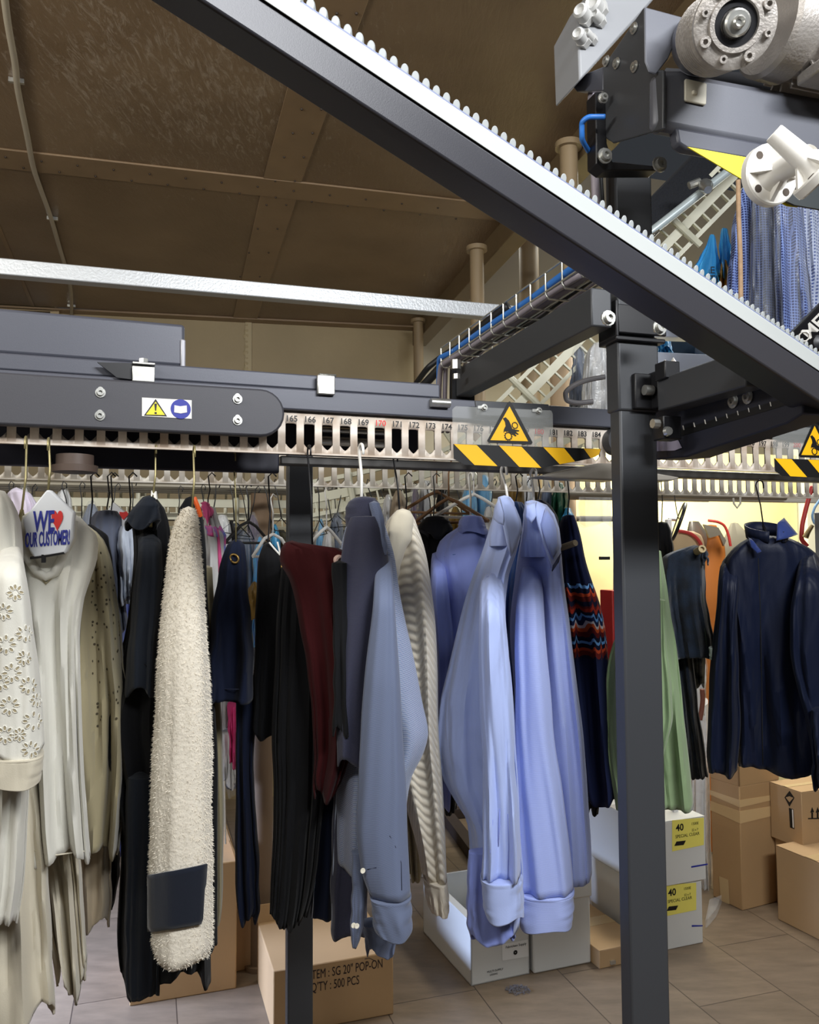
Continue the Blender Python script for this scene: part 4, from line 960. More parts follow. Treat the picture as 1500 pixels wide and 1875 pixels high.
# 8 pink patterned top
e, bo = G('patterned_sweatshirt', 'grey sweatshirt with pink patterned trim right of the fuzzy cardigan', 'top', [(930, 372, 390), (950, 374, 398), (980, 374, 410), (1050, 372, 414), (1150, 372, 416)], 1.78, fabric('pale_grey_jersey', (196, 196, 194)), b=0.03, seed=24)
pinkm = mat('pink_print', (226, 90, 150), 0.7, var=0.6, vscale=45, col2=(110, 140, 214)); bv = bvh_of(bo)
loft([(921, 368, 382), (934, 370, 391), (952, 376, 388)], 1.76, b=0.02, amp=0.002, seed=2).build('pink_tab', mat('plain_pink', (226, 88, 146), 0.6), e, smooth=60)
patch(bv, [(378, 962), (398, 966), (402, 985), (380, 980)], 4, 4, 0.003, 0.002).build('pink_yoke', pinkm, e, solid=0.002)
seam(e, bv, [(384, 962), (396, 970), (402, 990), (404, 1020), (402, 1048)], 0.004, MATS['plain_pink'], 'pink_piping', 0.002)
seam(e, bv, [(400, 966), (409, 980), (411, 1010), (410, 1040)], 0.005, pinkm, 'side_trim', 0.002)

# 9-11 ringed skirts and wine garment
e, bo = G('navy_skirt', 'navy flared skirt with a brass ring at its top', 'skirt', [(992, 424, 440), (1000, 416, 446), (1050, 402, 451), (1100, 393, 455), (1150, 387, 459), (1220, 382, 463), (1287, 381, 461)], 1.52, navyskirt, b=0.04, seed=25, nf=4, amp=0.012, hem=0.002)
bv = bvh_of(bo)
def ringon(e, bv, u, v, r=0.0085, nm='brass_ring'):
    h, n = hit(bv, u, v)
    if h:
        x = n.orthogonal().normalized(); y = n.cross(x); m = MB(); m.tube([h + n * 0.004 + x * cos(a) * r * 0.8 + y * sin(a) * r for a in [2 * pi * k / 20 for k in range(21)]], 0.0022, 8); m.build(nm, brass, e, smooth=180)
ringon(e, bv, 430, 1023); seam(e, bv, [(384, 1260), (410, 1262), (440, 1262), (460, 1260)], 0.0008, thr_d, 'hem_stitching')
hook('brass wire hook of the navy ringed skirt', 431, 836, 432, 992, 1.50, ywire, r=0.0014)
e, bo = G('navy_sleeve_dress', 'narrow dark navy garment hanging below the navy skirt', 'dress', [(1240, 432, 466), (1300, 434, 466), (1400, 434, 462), (1500, 434, 468), (1600, 433, 474), (1660, 435, 476), (1688, 442, 466)], 1.60, navyskirt, b=0.03, seed=26, nf=4, amp=0.006)
e, bo = G('black_skirt', 'short black skirt with a brass ring, left of the wine red garment', 'skirt', [(998, 484, 498), (1008, 480, 506), (1030, 474, 520), (1100, 470, 530), (1200, 467, 530), (1346, 465, 520)], 1.58, blackc2, b=0.04, seed=27, nf=5, amp=0.006)
bv = bvh_of(bo); ringon(e, bv, 516, 1041, 0.008)
m = MB(); m.tube([P(493, 993, 1.55), P(502, 1004, 1.55), P(513, 1016, 1.55)], 0.0018, 6); m.tube([P(508, 992, 1.55), P(514, 1017, 1.55)], 0.0018, 6); tag(m.build('white_hanger_clip', whw2), 'thin white hanger arms at the top of the short black skirt', 'hanger')
e, bo = G('pleated_black_skirt', 'long pleated black skirt in front of the left post', 'skirt', [(1040, 515, 600), (1200, 505, 600), (1350, 500, 598), (1450, 502, 594), (1550, 500, 584), (1640, 497, 574), (1690, 495, 562)], 1.52, blackc2, b=0.04, seed=28, nf=14, amp=0.010, hem=0.01)
e, bo = G('wine_garment', 'dark wine red velvet garment folded over a pale hanger bar', 'garment', [(995, 522, 548), (1000, 517, 600), (1010, 515, 632), (1025, 514, 648), (1060, 530, 652), (1150, 552, 652), (1300, 572, 650), (1380, 576, 644), (1430, 574, 628), (1460, 578, 612)], 1.44, wine, b=0.035, seed=29, nf=5, amp=0.014, hem=0.01)
m = MB(); a = P(624, 1027, 1.395); m.lathe(a, (P(632, 1031, 1.36) - P(616, 1024, 1.42)), [(-0.05, 0.0085), (0.004, 0.0095), (0.004, 0.006), (-0.004, 0.0055)], 20); tag(m.build('hanger_bar', mat('pinkish_foam_tube', (214, 184, 172), 0.7)), 'pinkish foam hanger bar end poking out of the wine red garment', 'hanger')
hook('black wire hanger of the wine red garment', 569, 826, 572, 1000, 1.46, blackm, arms=0.05)
e, bo = G('wine_inner_strip', 'narrow black strip of cloth hanging beside the foam bar', 'garment', [(1032, 610, 634), (1100, 612, 634), (1250, 612, 636), (1340, 610, 640)], 1.375, blackc2, b=0.012, seed=30, nf=3, amp=0.003)
piping = mat('white_piping', (190, 204, 226), 0.6)
e, bo = G('navy_piped_dress', 'navy dress with one white piped edge beside the pleated skirt', 'dress', [(1380, 580, 628), (1450, 578, 622), (1550, 574, 616), (1683, 569, 608)], 1.56, navyskirt, b=0.03, seed=31, nf=3, amp=0.004, hem=0.002)
bv = bvh_of(bo); seam(e, bv, [(589, 1462), (584, 1520), (579, 1600), (573, 1680)], 0.0016, piping, 'white_piping', 0.001)
e, bo = G('plum_piped_dress', 'dark plum dress with one white piped edge under the twill shirt', 'dress', [(1360, 612, 660), (1450, 612, 662), (1550, 609, 668), (1650, 607, 672), (1716, 607, 670)], 1.50, twilld, b=0.03, seed=32, nf=3, amp=0.004, hem=0.006)
bv = bvh_of(bo); seam(e, bv, [(621, 1385), (617, 1470), (612, 1580), (609, 1700)], 0.0016, piping, 'white_piping', 0.001)

# 13 twill shirt
e, bo = G('twill_shirt', 'grey-blue twill shirt with long buttoned sleeve, centre of the rack', 'shirt',
  [(952, 640, 700), (965, 634, 704), (990, 628, 712), (1020, 622, 720), (1060, 617, 727), (1120, 612, 738), (1200, 610, 753), (1290, 609, 772), (1345, 610, 782), (1380, 612, 774), (1430, 614, 752), (1520, 616, 740), (1600, 618, 736)], 1.47, pin, b=0.06, kappa=0.03, seed=33, nf=4, amp=0.006, hem=0.004)
bvb = bvh_of(bo)
loft([(948, 644, 692), (980, 632, 704), (1040, 622, 712), (1120, 618, 704), (1250, 616, 690), (1400, 618, 676)], 1.395, b=0.03, kappa=0.0, seed=36, nf=4, amp=0.004).build('back_panel', twilld, e, solid=0.002, smooth=60)
loft([(914, 648, 686), (920, 640, 693), (935, 634, 698), (952, 634, 700), (966, 636, 702)], 1.42, b=0.04, amp=0.001, seed=1, hem=0.006).build('collar', twilld, e, solid=0.003, smooth=60)
loft([(922, 676, 694), (940, 682, 700), (970, 690, 705), (1000, 697, 708), (1016, 700, 708)], 1.385, b=0.012, amp=0.001, seed=1, hem=0.0).build('collar_leaf', twill, e, solid=0.002, smooth=60)
sl = loft([(1018, 696, 714), (1040, 690, 717), (1117, 683, 722), (1180, 676, 727), (1250, 668, 731), (1349, 661, 737), (1450, 655, 743), (1520, 652, 744), (1600, 662, 747), (1648, 678, 750)], 1.34, b=0.035, seed=34, nf=3, amp=0.004, hem=0, tuck=0.08).build('sleeve', twill, e, solid=0.002, smooth=60)
cf_ = loft([(1642, 680, 751), (1665, 682, 751), (1690, 684, 752), (1712, 688, 753), (1722, 694, 751)], 1.335, b=0.036, seed=35, nf=2, amp=0.002, hem=0.003).build('cuff', twill, e, solid=0.0035, smooth=60)
loft([(1560, 646, 664), (1620, 646, 668), (1680, 644, 666), (1720, 645, 658), (1738, 646, 652)], 1.36, b=0.012, seed=35, nf=2, amp=0.002, hem=0.0).build('inner_cuff', twill, e, solid=0.003, smooth=60)
loft([(1690, 664, 720), (1725, 668, 726), (1748, 672, 722)], 1.42, b=0.02, seed=36, nf=5, amp=0.004).build('shirt_tail', twill, e, solid=0.002, smooth=60)
bv = bvh_of(sl)
seam(e, bv, [(655, 1530), (672, 1526), (684, 1522)], 0.0009, thr_d, 'placket_stitching'); seam(e, bv, [(682, 1520), (688, 1560), (694, 1600), (700, 1644)], 0.0009, thr_d, 'placket_edge'); seam(e, bv, [(668, 1490), (672, 1505), (680, 1520)], 0.0008, thr_d, 'placket_tip')
seam(e, bv, [(673, 1592), (690, 1588)], 0.0014, thr_d, 'buttonhole'); seam(e, bv, [(714, 1530), (724, 1550), (734, 1580), (735, 1630)], 0.0014, thr_d, 'sleeve_pleat')
bv = bvh_of(cf_); seam(e, bv, [(700, 1692), (718, 1688)], 0.0015, thr_d, 'buttonhole'); seam(e, bv, [(684, 1656), (715, 1652), (748, 1646)], 0.0007, thr_d, 'cuff_stitching')
for u, v, d_ in ((647, 1694, 1.325), (653, 1695, 1.325), (664, 1594, 1.31)):
    m = MB(); m.lathe(P(u, v, d_), -SY + SX * 0.5, [(0, 0.003), (0.0004, 0.0042), (0.0018, 0.0042), (0.002, 0.003), (0.0014, 0.0015)], 14); m.build('button', btn, e)
hook('long white hanger hook of the twill shirt', 665, 824, 662, 916, 1.44, whw2, r=0.0028, arms=0.10)
m = MB(); m.prism([P(u, v, 1.40) for u, v in ((602, 1012), (628, 1004), (640, 1002), (638, 1016), (610, 1020))], SY * 0.004)
# 14 cream knit
e, bo = G('cream_knit', 'cream diagonal-rib knit cardigan right of the twill shirt', 'cardigan',
  [(938, 722, 750), (946, 712, 756), (965, 706, 762), (1000, 702, 774), (1040, 702, 783), (1143, 704, 796), (1250, 708, 800), (1349, 714, 803), (1417, 726, 807), (1483, 742, 811), (1560, 762, 815), (1616, 772, 818)], 1.60, knit, b=0.05, kappa=0.03, seed=37, nf=3, amp=0.006, hem=0, jit=1)
loft([(1608, 776, 816), (1640, 780, 819), (1668, 784, 821), (1676, 788, 820)], 1.59, b=0.04, kappa=0.02, seed=38, nf=8, amp=0.003, hem=0.002).build('rib_cuff', knitp, e, solid=0.003, smooth=60)
loft([(936, 726, 748), (950, 716, 756), (985, 712, 752), (1020, 706, 736), (1080, 704, 722)], 1.54, b=0.02, seed=39, nf=2, amp=0.002).build('collar_fold', creamcot, e, solid=0.003, smooth=60)
hook('black wire hanger of the cream knit', 728, 838, 732, 940, 1.60, blackm, arms=0.08)
e, bo = G('taupe_knit', 'taupe knit hidden between the twill shirt and cream knit', 'cardigan', [(960, 735, 750), (1000, 725, 770), (1300, 728, 760), (1420, 732, 762), (1540, 744, 775), (1608, 750, 778)], 1.75, khaki, b=0.03, seed=40)

# 15-19 blue shirts
e, bo = G('black_shirt', 'black shirt with turned collar left of the blue back-view shirt', 'shirt', [(952, 776, 812), (962, 768, 824), (985, 764, 830), (1040, 768, 832), (1200, 790, 836), (1400, 800, 840), (1490, 812, 834)], 2.02, blackc2, b=0.06, seed=41, nf=5)
loft([(948, 782, 812), (958, 772, 824), (968, 768, 828), (980, 786, 820)], 1.95, b=0.03, seed=3, amp=0.002, hem=0.01).build('collar', blackc2, e, solid=0.004, smooth=60)
e, bo = G('back_view_shirt', 'lavender-blue shirt seen from behind with shadowed lower sleeve', 'shirt',
  [(968, 838, 886), (978, 822, 897), (995, 806, 904), (1018, 800, 908), (1060, 808, 910), (1150, 816, 908), (1300, 826, 900), (1400, 834, 890), (1480, 838, 880)], 1.92, lav, b=0.06, seed=42, nf=5, amp=0.014)
bv = bvh_of(bo); seam(e, bv, [(806, 1022), (825, 1016), (850, 1013), (880, 1012), (898, 1013)], 0.0012, midblue, 'yoke_seam'); seam(e, bv, [(854, 1014), (854, 1080), (856, 1160)], 0.0014, midblue, 'back_pleat')
loft([(1014, 792, 806), (1030, 790, 812), (1080, 788, 820), (1150, 791, 828), (1200, 795, 830), (1300, 797, 830), (1400, 800, 826), (1480, 806, 824)], 1.86, b=0.035, seed=43, nf=3, amp=0.006, tuck=0.08).build('sleeve', lav, e, solid=0.002, smooth=60)
loft([(947, 846, 880), (953, 842, 885), (966, 840, 889), (976, 842, 894)], 1.89, b=0.04, seed=43, amp=0.001, hem=0.004).build('collar', lav, e, solid=0.003, smooth=60)
hook('white hanger hook above the back-view shirt', 866, 874, 862, 946, 1.95, whw2, r=0.0026, arms=0.10)
def leaf(e, pts, m_, name='collar', th=0.004):
    """folded collar leaf: a bent polygon with thickness, fanned from its middle"""
    q = [P(*p) for p in pts]; c = sum(q, Vector((0, 0, 0))) / len(q) - SY * 0.006; m = MB(); bm = m.bm; rings = []
    for s_ in (1.0, 0.66, 0.33): rings.append([bm.verts.new(c.lerp(p, s_) - SY * (1 - s_) * 0.004) for p in q])
    cv = bm.verts.new(c - SY * 0.004); n = len(q)
    for a, b_ in ((0, 1), (1, 2)):
        for k in range(n): bm.faces.new((rings[a][k], rings[a][(k + 1) % n], rings[b_][(k + 1) % n], rings[b_][k]))
    for k in range(n): bm.faces.new((rings[2][k], rings[2][(k + 1) % n], cv))
    return m.build(name, m_, e, solid=th, smooth=60)
e, bo = G('light_blue_shirt', 'light blue shirt with gathered long sleeve, left of the ribbed blue shirt', 'shirt',
  [(930, 906, 936), (950, 901, 946), (975, 894, 952), (1010, 884, 944), (1055, 868, 930), (1110, 852, 926), (1167, 839, 928), (1240, 822, 934), (1313, 806, 940), (1380, 802, 944), (1440, 812, 948), (1490, 836, 950), (1530, 856, 952), (1600, 862, 956), (1690, 864, 950)], 1.56, lblue, b=0.07, kappa=0.05, seed=44, nf=5, amp=0.016, hem=0.004)
bvb = bvh_of(bo)
loft([(912, 914, 934), (924, 908, 942), (945, 905, 946), (970, 900, 948), (1000, 896, 946)], 1.53, b=0.045, seed=2, amp=0.002, hem=0).build('collar_stand', lblue, e, solid=0.003, smooth=60)
leaf(e, [(916, 912, 1.46), (932, 911, 1.47), (943, 930, 1.475), (952, 952, 1.47), (955, 970, 1.46), (946, 996, 1.44), (936, 1019, 1.43), (928, 990, 1.43), (922, 962, 1.43), (922, 940, 1.44)], lblue)
leaf(e, [(915, 913, 1.455), (922, 938, 1.435), (924, 962, 1.43), (914, 958, 1.44), (905, 950, 1.46), (906, 934, 1.46)], lblue)
sl = loft([(1052, 888, 918), (1070, 880, 922), (1100, 878, 924), (1200, 877, 930), (1300, 878, 938), (1400, 884, 942), (1480, 886, 949), (1560, 886, 952), (1612, 883, 953)], 1.44, b=0.04, seed=45, nf=5, amp=0.010, hem=0, tuck=0.08).build('sleeve', lblue, e, solid=0.002, smooth=60)
cf_ = loft([(1606, 881, 953), (1640, 884, 956), (1672, 886, 959), (1688, 890, 958)], 1.435, b=0.042, seed=46, nf=2, amp=0.002, hem=0.006).build('cuff', lblue, e, solid=0.003, smooth=60)
bv = bvh_of(sl); seam(e, bv, [(884, 1062), (896, 1056), (908, 1048), (916, 1046)], 0.0018, lav, 'gathered_seam')
for pp in ([(902, 1612), (898, 1560), (902, 1500)], [(914, 1612), (912, 1550), (916, 1480)], [(930, 1608), (932, 1540), (930, 1490)]): seam(e, bv, pp, 0.0014, lav, 'sleeve_pleat', 0.0)
bv = bvh_of(cf_); seam(e, bv, [(884, 1618), (915, 1612), (952, 1606)], 0.0007, lav, 'cuff_stitching'); seam(e, bv, [(910, 1618), (911, 1685)], 0.0008, lav, 'cuff_edge')
loft([(1560, 858, 905), (1640, 856, 915), (1700, 856, 935), (1724, 862, 944)], 1.47, b=0.02, seed=47, nf=4, amp=0.006).build('shirt_tail', lav, e, solid=0.002, smooth=60)
hook('white hanger hook of the light blue shirt', 928, 862, 930, 914, 1.60, whw2, r=0.0028, arms=0.10)
e, bo = G('mid_blue_shirt', 'darker blue shirt visible between the two light blue shirts', 'shirt', [(922, 934, 956), (935, 930, 964), (965, 928, 966), (1010, 926, 966), (1100, 918, 960), (1250, 916, 952), (1400, 920, 950), (1560, 930, 950)], 1.80, midblue, b=0.05, seed=48, nf=4)
e, bo = G('ribbed_blue_shirt', 'light blue fine-ribbed shirt with open collar left of the patterned jacket', 'shirt',
  [(928, 964, 992), (945, 961, 1010), (970, 958, 1019), (1014, 950, 1026), (1055, 945, 1029), (1143, 937, 1042), (1231, 940, 1053), (1320, 944, 1063), (1398, 946, 1071), (1470, 948, 1076), (1533, 950, 1080), (1605, 952, 1083)], 1.66, lblue2, b=0.07, kappa=0.05, seed=49, nf=5, amp=0.012, hem=0.008)
loft([(920, 963, 986), (932, 960, 1004), (955, 960, 1016), (985, 958, 1022), (1020, 954, 1026)], 1.64, b=0.05, seed=2, amp=0.003, hem=0).build('collar_stand', lblue, e, solid=0.003, smooth=60)
leaf(e, [(983, 919, 1.58), (1000, 925, 1.59), (1014, 942, 1.585), (1023, 968, 1.575), (1027, 1000, 1.56), (1021, 1024, 1.55), (1012, 1044, 1.54), (1004, 1020, 1.54), (994, 990, 1.54), (985, 960, 1.545), (980, 936, 1.56)], lblue)
leaf(e, [(1000, 930, 1.572), (1012, 946, 1.570), (1020, 972, 1.560), (1022, 1004, 1.545), (1012, 1024, 1.532), (1000, 994, 1.530), (990, 960, 1.545)], fabric('collar_inside', (140, 156, 212), crease=0.6))
leaf(e, [(963, 924, 1.575), (980, 921, 1.575), (982, 945, 1.55), (974, 958, 1.55), (964, 948, 1.56)], lblue)
leaf(e, [(1027, 1013, 1.53), (1022, 1028, 1.528), (1011, 1046, 1.526), (1014, 1036, 1.526)], thr_d)
sl = loft([(1040, 958, 984), (1060, 953, 990), (1120, 946, 996), (1200, 943, 1002), (1300, 943, 1010), (1400, 944, 1020), (1500, 948, 1034), (1600, 952, 1046), (1640, 954, 1049)], 1.55, b=0.045, seed=50, nf=3, amp=0.006, hem=0, tuck=0.08).build('sleeve', lblue2, e, solid=0.002, smooth=60)
cf_ = loft([(1632, 953, 1049), (1660, 951, 1050), (1690, 949, 1049), (1706, 952, 1046)], 1.545, b=0.047, seed=51, nf=2, amp=0.002, hem=0.003).build('cuff', lblue2, e, solid=0.003, smooth=60)
bv = bvh_of(cf_); seam(e, bv, [(954, 1638), (990, 1634), (1046, 1632)], 0.0008, lav, 'cuff_stitching'); seam(e, bv, [(975, 1642), (1010, 1640), (1044, 1638)], 0.0007, lav, 'cuff_stitching')
hook('white hanger hook of the fine-ribbed blue shirt', 982, 868, 978, 924, 1.68, whw2, r=0.0028, arms=0.10)
e, bo = G('purple_navy_shirt', 'dark purple-navy shirt collar behind the fine-ribbed blue shirt', 'shirt', [(918, 976, 996), (930, 972, 1010), (960, 974, 1022), (1050, 985, 1024)], 1.84, twilld, b=0.03, seed=52)

# 20 patterned jacket
az = fabric('navy_jacket_cloth', (14, 20, 46), crease=0.3)
def aztec():
    m = mat('navy_tribal_pattern', (15, 20, 46), 0.85, spec=0.2); nt = m.node_tree; N = nt.nodes; L = nt.links; b = N['Principled BSDF']
    tc = N.new('ShaderNodeTexCoord'); sp = N.new('ShaderNodeSeparateXYZ'); L.new(tc.outputs['Object'], sp.inputs[0])
    def M(op, a, b_=None):
        n = N.new('ShaderNodeMath'); n.operation = op
        for i, x in enumerate((a, b_)):
            if x is None: continue
            if isinstance(x, (int, float)): n.inputs[i].default_value = x
            else: L.new(x, n.inputs[i])
        return n.outputs[0]
    s = M('ADD', M('MULTIPLY', sp.outputs[0], 1.0), M('MULTIPLY', sp.outputs[1], 0.8))
    z1, z0 = P(1070, 1068, 1.85).z, P(1070, 1206, 1.85).z
    z = sp.outputs[2]; tt = M('DIVIDE', M('SUBTRACT', z, z0), z1 - z0)
    pp = M('PINGPONG', s, 0.013); p2 = M('PINGPONG', M('ADD', s, 0.006), 0.0065)
    fr_ = M('FRACT', M('MULTIPLY', M('ADD', M('ADD', tt, M('MULTIPLY', pp, 6.5)), M('MULTIPLY', p2, -4.0)), 1.35))
    cr = N.new('ShaderNodeValToRGB'); cr.color_ramp.interpolation = 'CONSTANT'; L.new(fr_, cr.inputs[0])
    cols = [(0, (18, 20, 44)), (0.09, (96, 26, 22)), (0.19, (178, 66, 34)), (0.25, (18, 20, 44)), (0.33, (110, 160, 214)), (0.38, (18, 20, 44)), (0.46, (96, 24, 26)), (0.55, (200, 84, 40)), (0.61, (196, 190, 190)), (0.66, (24, 34, 70)), (0.74, (100, 150, 206)), (0.79, (18, 20, 44)), (0.87, (150, 44, 28)), (0.95, (90, 24, 24))]
    while len(cr.color_ramp.elements) < len(cols): cr.color_ramp.elements.new(0.5)
    for el, (p_, c_) in zip(cr.color_ramp.elements, cols): el.position = p_; el.color = lin(c_)
    msk = M('MULTIPLY', M('GREATER_THAN', z, z0), M('LESS_THAN', z, z1))
    mx = N.new('ShaderNodeMix'); mx.data_type = 'RGBA'; L.new(msk, mx.inputs[0]); mx.inputs[6].default_value = lin((14, 22, 52)); L.new(cr.outputs[0], mx.inputs[7]); L.new(mx.outputs[2], b.inputs['Base Color'])
    return m
e, bo = G('patterned_jacket', 'navy jacket with orange and blue zigzag bands left of the main post', 'jacket',
  [(946, 1030, 1050), (956, 1026, 1054), (985, 1024, 1062), (1020, 1026, 1070), (1066, 1028, 1084), (1120, 1034, 1100), (1200, 1042, 1113), (1300, 1052, 1119), (1400, 1062, 1125), (1452, 1068, 1129), (1470, 1072, 1128)], 1.90, aztec(), b=0.06, kappa=0.03, seed=53, nf=4, amp=0.010, hem=0.012)
m = MB(); m.tube([P(1028, 1003, 1.80), P(1054, 994, 1.76)], 0.007, 10); tag(m.build('hanger_bar', mat('taupe_wood_bar', (112, 100, 80), 0.6)), 'short wooden hanger bar end poking from the patterned jacket', 'hanger')
e, bo = G('black_lining', 'black garment hem visible below the patterned jacket', 'garment', [(1380, 1060, 1104), (1440, 1070, 1102), (1488, 1078, 1096)], 1.98, blackc2, b=0.03, seed=54)
# 21 sage green garment
e, bo = G('sage_green_trousers', 'sage green hanging garment wrapping behind the main post', 'trousers',
  [(1010, 1196, 1210), (1050, 1186, 1216), (1120, 1160, 1226), (1180, 1124, 1236), (1260, 1112, 1246), (1340, 1112, 1254), (1420, 1120, 1262), (1486, 1128, 1268)], 1.84, olivegr, b=0.05, seed=55, nf=5, amp=0.018, hem=0.003)
loft([(1100, 1200, 1217), (1200, 1196, 1222), (1260, 1192, 1230), (1310, 1192, 1233), (1360, 1194, 1222), (1400, 1194, 1214)], 1.74, b=0.02, seed=56, nf=3, amp=0.006).build('pocket_flap', olivegr, e, solid=0.002, smooth=60)
# 22 jeans
e, bo = G('dark_jeans', 'dark blue jeans folded over a hanger, right of the main post', 'jeans',
  [(1002, 1262, 1284), (1010, 1236, 1290), (1022, 1214, 1292), (1060, 1212, 1290), (1110, 1216, 1294), (1160, 1222, 1304), (1206, 1228, 1311)], 1.96, denim, b=0.05, seed=57, nf=5, amp=0.010, hem=0.003)
lg = loft([(1150, 1226, 1262), (1250, 1240, 1272), (1340, 1252, 1284), (1400, 1258, 1292), (1425, 1262, 1296)], 2.00, b=0.04, seed=58, nf=5, amp=0.008, hem=0.002).build('long_leg', denim, e, solid=0.003, smooth=60)
bv = bvh_of(lg); seam(e, bv, [(1264, 1415), (1278, 1418), (1292, 1414)], 0.0012, mat('jeans_hem_thread', (70, 80, 60), 0.8), 'hem_stitching')
loft([(1006, 1288, 1294), (1018, 1284, 1296), (1028, 1286, 1297)], 1.93, b=0.02, seed=58, amp=0.003).build('rolled_waist', denim, e, solid=0.003, smooth=60)
loft([(1186, 1298, 1313), (1208, 1302, 1319)], 1.88, b=0.02, seed=58, amp=0.001, hem=0).build('turned_cuff', mat('pale_denim_cuff', (196, 204, 206), 0.8), e, solid=0.003, smooth=60)
bv = bvh_of(bo); seam(e, bv, [(1283, 1030), (1286, 1080), (1288, 1130), (1296, 1190)], 0.001, MATS['jeans_hem_thread'], 'side_seam')
m = MB(); m.lathe(P(1280, 1008, 1.90), (P(1296, 1000, 1.86) - P(1270, 1013, 1.94)), [(-0.02, 0.008), (0.020, 0.009), (0.020, 0.005), (0.014, 0.005)], 16); tag(m.build('hanger_bar', mat('tan_foam_tube', (176, 156, 116), 0.7)), 'tan foam hanger bar end at the top of the jeans', 'hanger')
e, bo = G('camouflage_cloth', 'dark mottled cloth hanging behind the jeans', 'garment', [(1010, 1262, 1280), (1100, 1262, 1286), (1190, 1262, 1288), (1230, 1262, 1290), (1256, 1264, 1288)], 2.15, mat('mottled_dark_cloth', (40, 44, 40), 0.8, var=0.6, vscale=30, col2=(150, 150, 140)), b=0.03, seed=59)
# 24 navy shirt
e, bo = G('navy_shirt', 'large navy long-sleeved shirt hanging at the right edge', 'shirt',
  [(984, 1374, 1440), (996, 1352, 1468), (1012, 1334, 1492), (1030, 1325, 1502), (1070, 1326, 1506), (1130, 1338, 1506), (1200, 1346, 1504), (1330, 1352, 1510), (1400, 1352, 1520), (1412, 1354, 1522)], 1.92, navyshirt, b=0.07, seed=60, nf=5, amp=0.02, hem=0.010)
loft([(1020, 1330, 1352), (1036, 1321, 1356), (1074, 1316, 1354), (1150, 1309, 1350), (1234, 1302, 1354), (1320, 1297, 1356), (1380, 1296, 1354), (1418, 1299, 1351)], 1.88, b=0.045, seed=61, nf=4, amp=0.012, hem=0.004, tuck=0.08).build('sleeve', navyshirt, e, solid=0.002, smooth=60)
loft([(1016, 1468, 1492), (1060, 1458, 1506), (1120, 1448, 1520), (1180, 1446, 1530), (1260, 1460, 1534), (1340, 1482, 1540), (1440, 1492, 1545)], 1.82, b=0.045, seed=62, nf=4, amp=0.014, tuck=0.08).build('sleeve', navyshirt, e, solid=0.002, smooth=60)
# collar: a standing band open at the throat with its two leaves
def colring(u, v, d, rx, ry, h0, h1, m_, name):
    c = P(u, v, d); m = MB(); K = 28; v0, v1 = [], []
    for k in range(K + 1):
        a = -pi / 2 + 0.35 + (2 * pi - 0.7) * k / K
        p = c + SX * rx * cos(a) + SY * ry * sin(a); lift = 0.5 + 0.5 * sin(a)
        v0.append(m.bm.verts.new(p + EZ * (-0.012 + 0.02 * lift))); v1.append(m.bm.verts.new(p * 1.0 + (p - c) * 0.08 + EZ * (h0 + h1 * lift)))
    for k in range(K): m.bm.faces.new((v0[k], v0[k + 1], v1[k + 1], v1[k]))
    return m.build(name, m_, e, solid=0.003, smooth=60)
colring(1404, 985, 1.90, 0.042, 0.05, 0.012, 0.028, navyshirt, 'collar_band')
nb = fabric('navy_blue_underside', (30, 50, 108), 0.6)
leaf(e, [(1424, 958, 1.87), (1435, 949, 1.89), (1460, 979, 1.87), (1444, 985, 1.85), (1422, 990, 1.84)], nb)
leaf(e, [(1370, 984, 1.86), (1378, 990, 1.85), (1394, 1010, 1.83), (1387, 1014, 1.83), (1376, 1002, 1.84)], nb)
bv = bvh_of(bo); seam(e, bv, [(1388, 1022), (1392, 1120), (1394, 1250), (1396, 1400)], 0.0014, blackc2, 'front_placket', 0.001)
hook('dark wire hanger of the navy shirt', 1398, 888, 1398, 962, 1.95, blackm, arms=0.09)
e, bo = G('navy_side_garment', 'navy garment sliver at the right edge beside the navy shirt', 'garment', [(1300, 1486, 1530), (1400, 1488, 1540), (1442, 1488, 1545)], 1.74, navyshirt, b=0.03, seed=63)
e, bo = G('dark_wrapped_jacket', 'dark garment edge just right of the main post above the green cloth', 'jacket', [(958, 1200, 1222), (975, 1196, 1230), (1060, 1196, 1232), (1100, 1200, 1228)], 2.6, blackc2, b=0.05, seed=64)

for (u, vt, d_, lab) in ((381, 921, 1.78, 'patterned grey sweatshirt'), (196, 938, 1.62, 'slate grey shirt'), (202, 960, 1.72, 'lavender shirt'), (235, 965, 1.60, 'pale check shirt'), (794, 950, 2.02, 'black shirt with turned collar'), (945, 924, 1.80, 'darker blue shirt'), (1040, 948, 1.90, 'patterned navy jacket'), (165, 964, 1.52, 'black knit sweater'), (491, 1000, 1.58, 'short black skirt'), (986, 920, 1.84, 'purple-navy shirt'), (1212, 960, 2.6, 'dark garment edge right of the main post'), (742, 962, 1.75, 'hidden taupe knit')):
    p = P(u, vt, d_); zt_ = P(u, 872, d_).z
    e = thing('clothes_hanger', p, 'thin dark hanger stem above the ' + lab, 'hanger')
    m = MB(); m.tube([p - EZ * 0.03, p + EZ * 0.01, Vector((p.x + 0.004, p.y, (p.z + zt_) / 2)), Vector((p.x, p.y, zt_)), Vector((p.x + 0.008, p.y, zt_ + 0.008)), Vector((p.x + 0.016, p.y, zt_))], 0.0016, 6); m.build('hook', blackm, e, smooth=180)
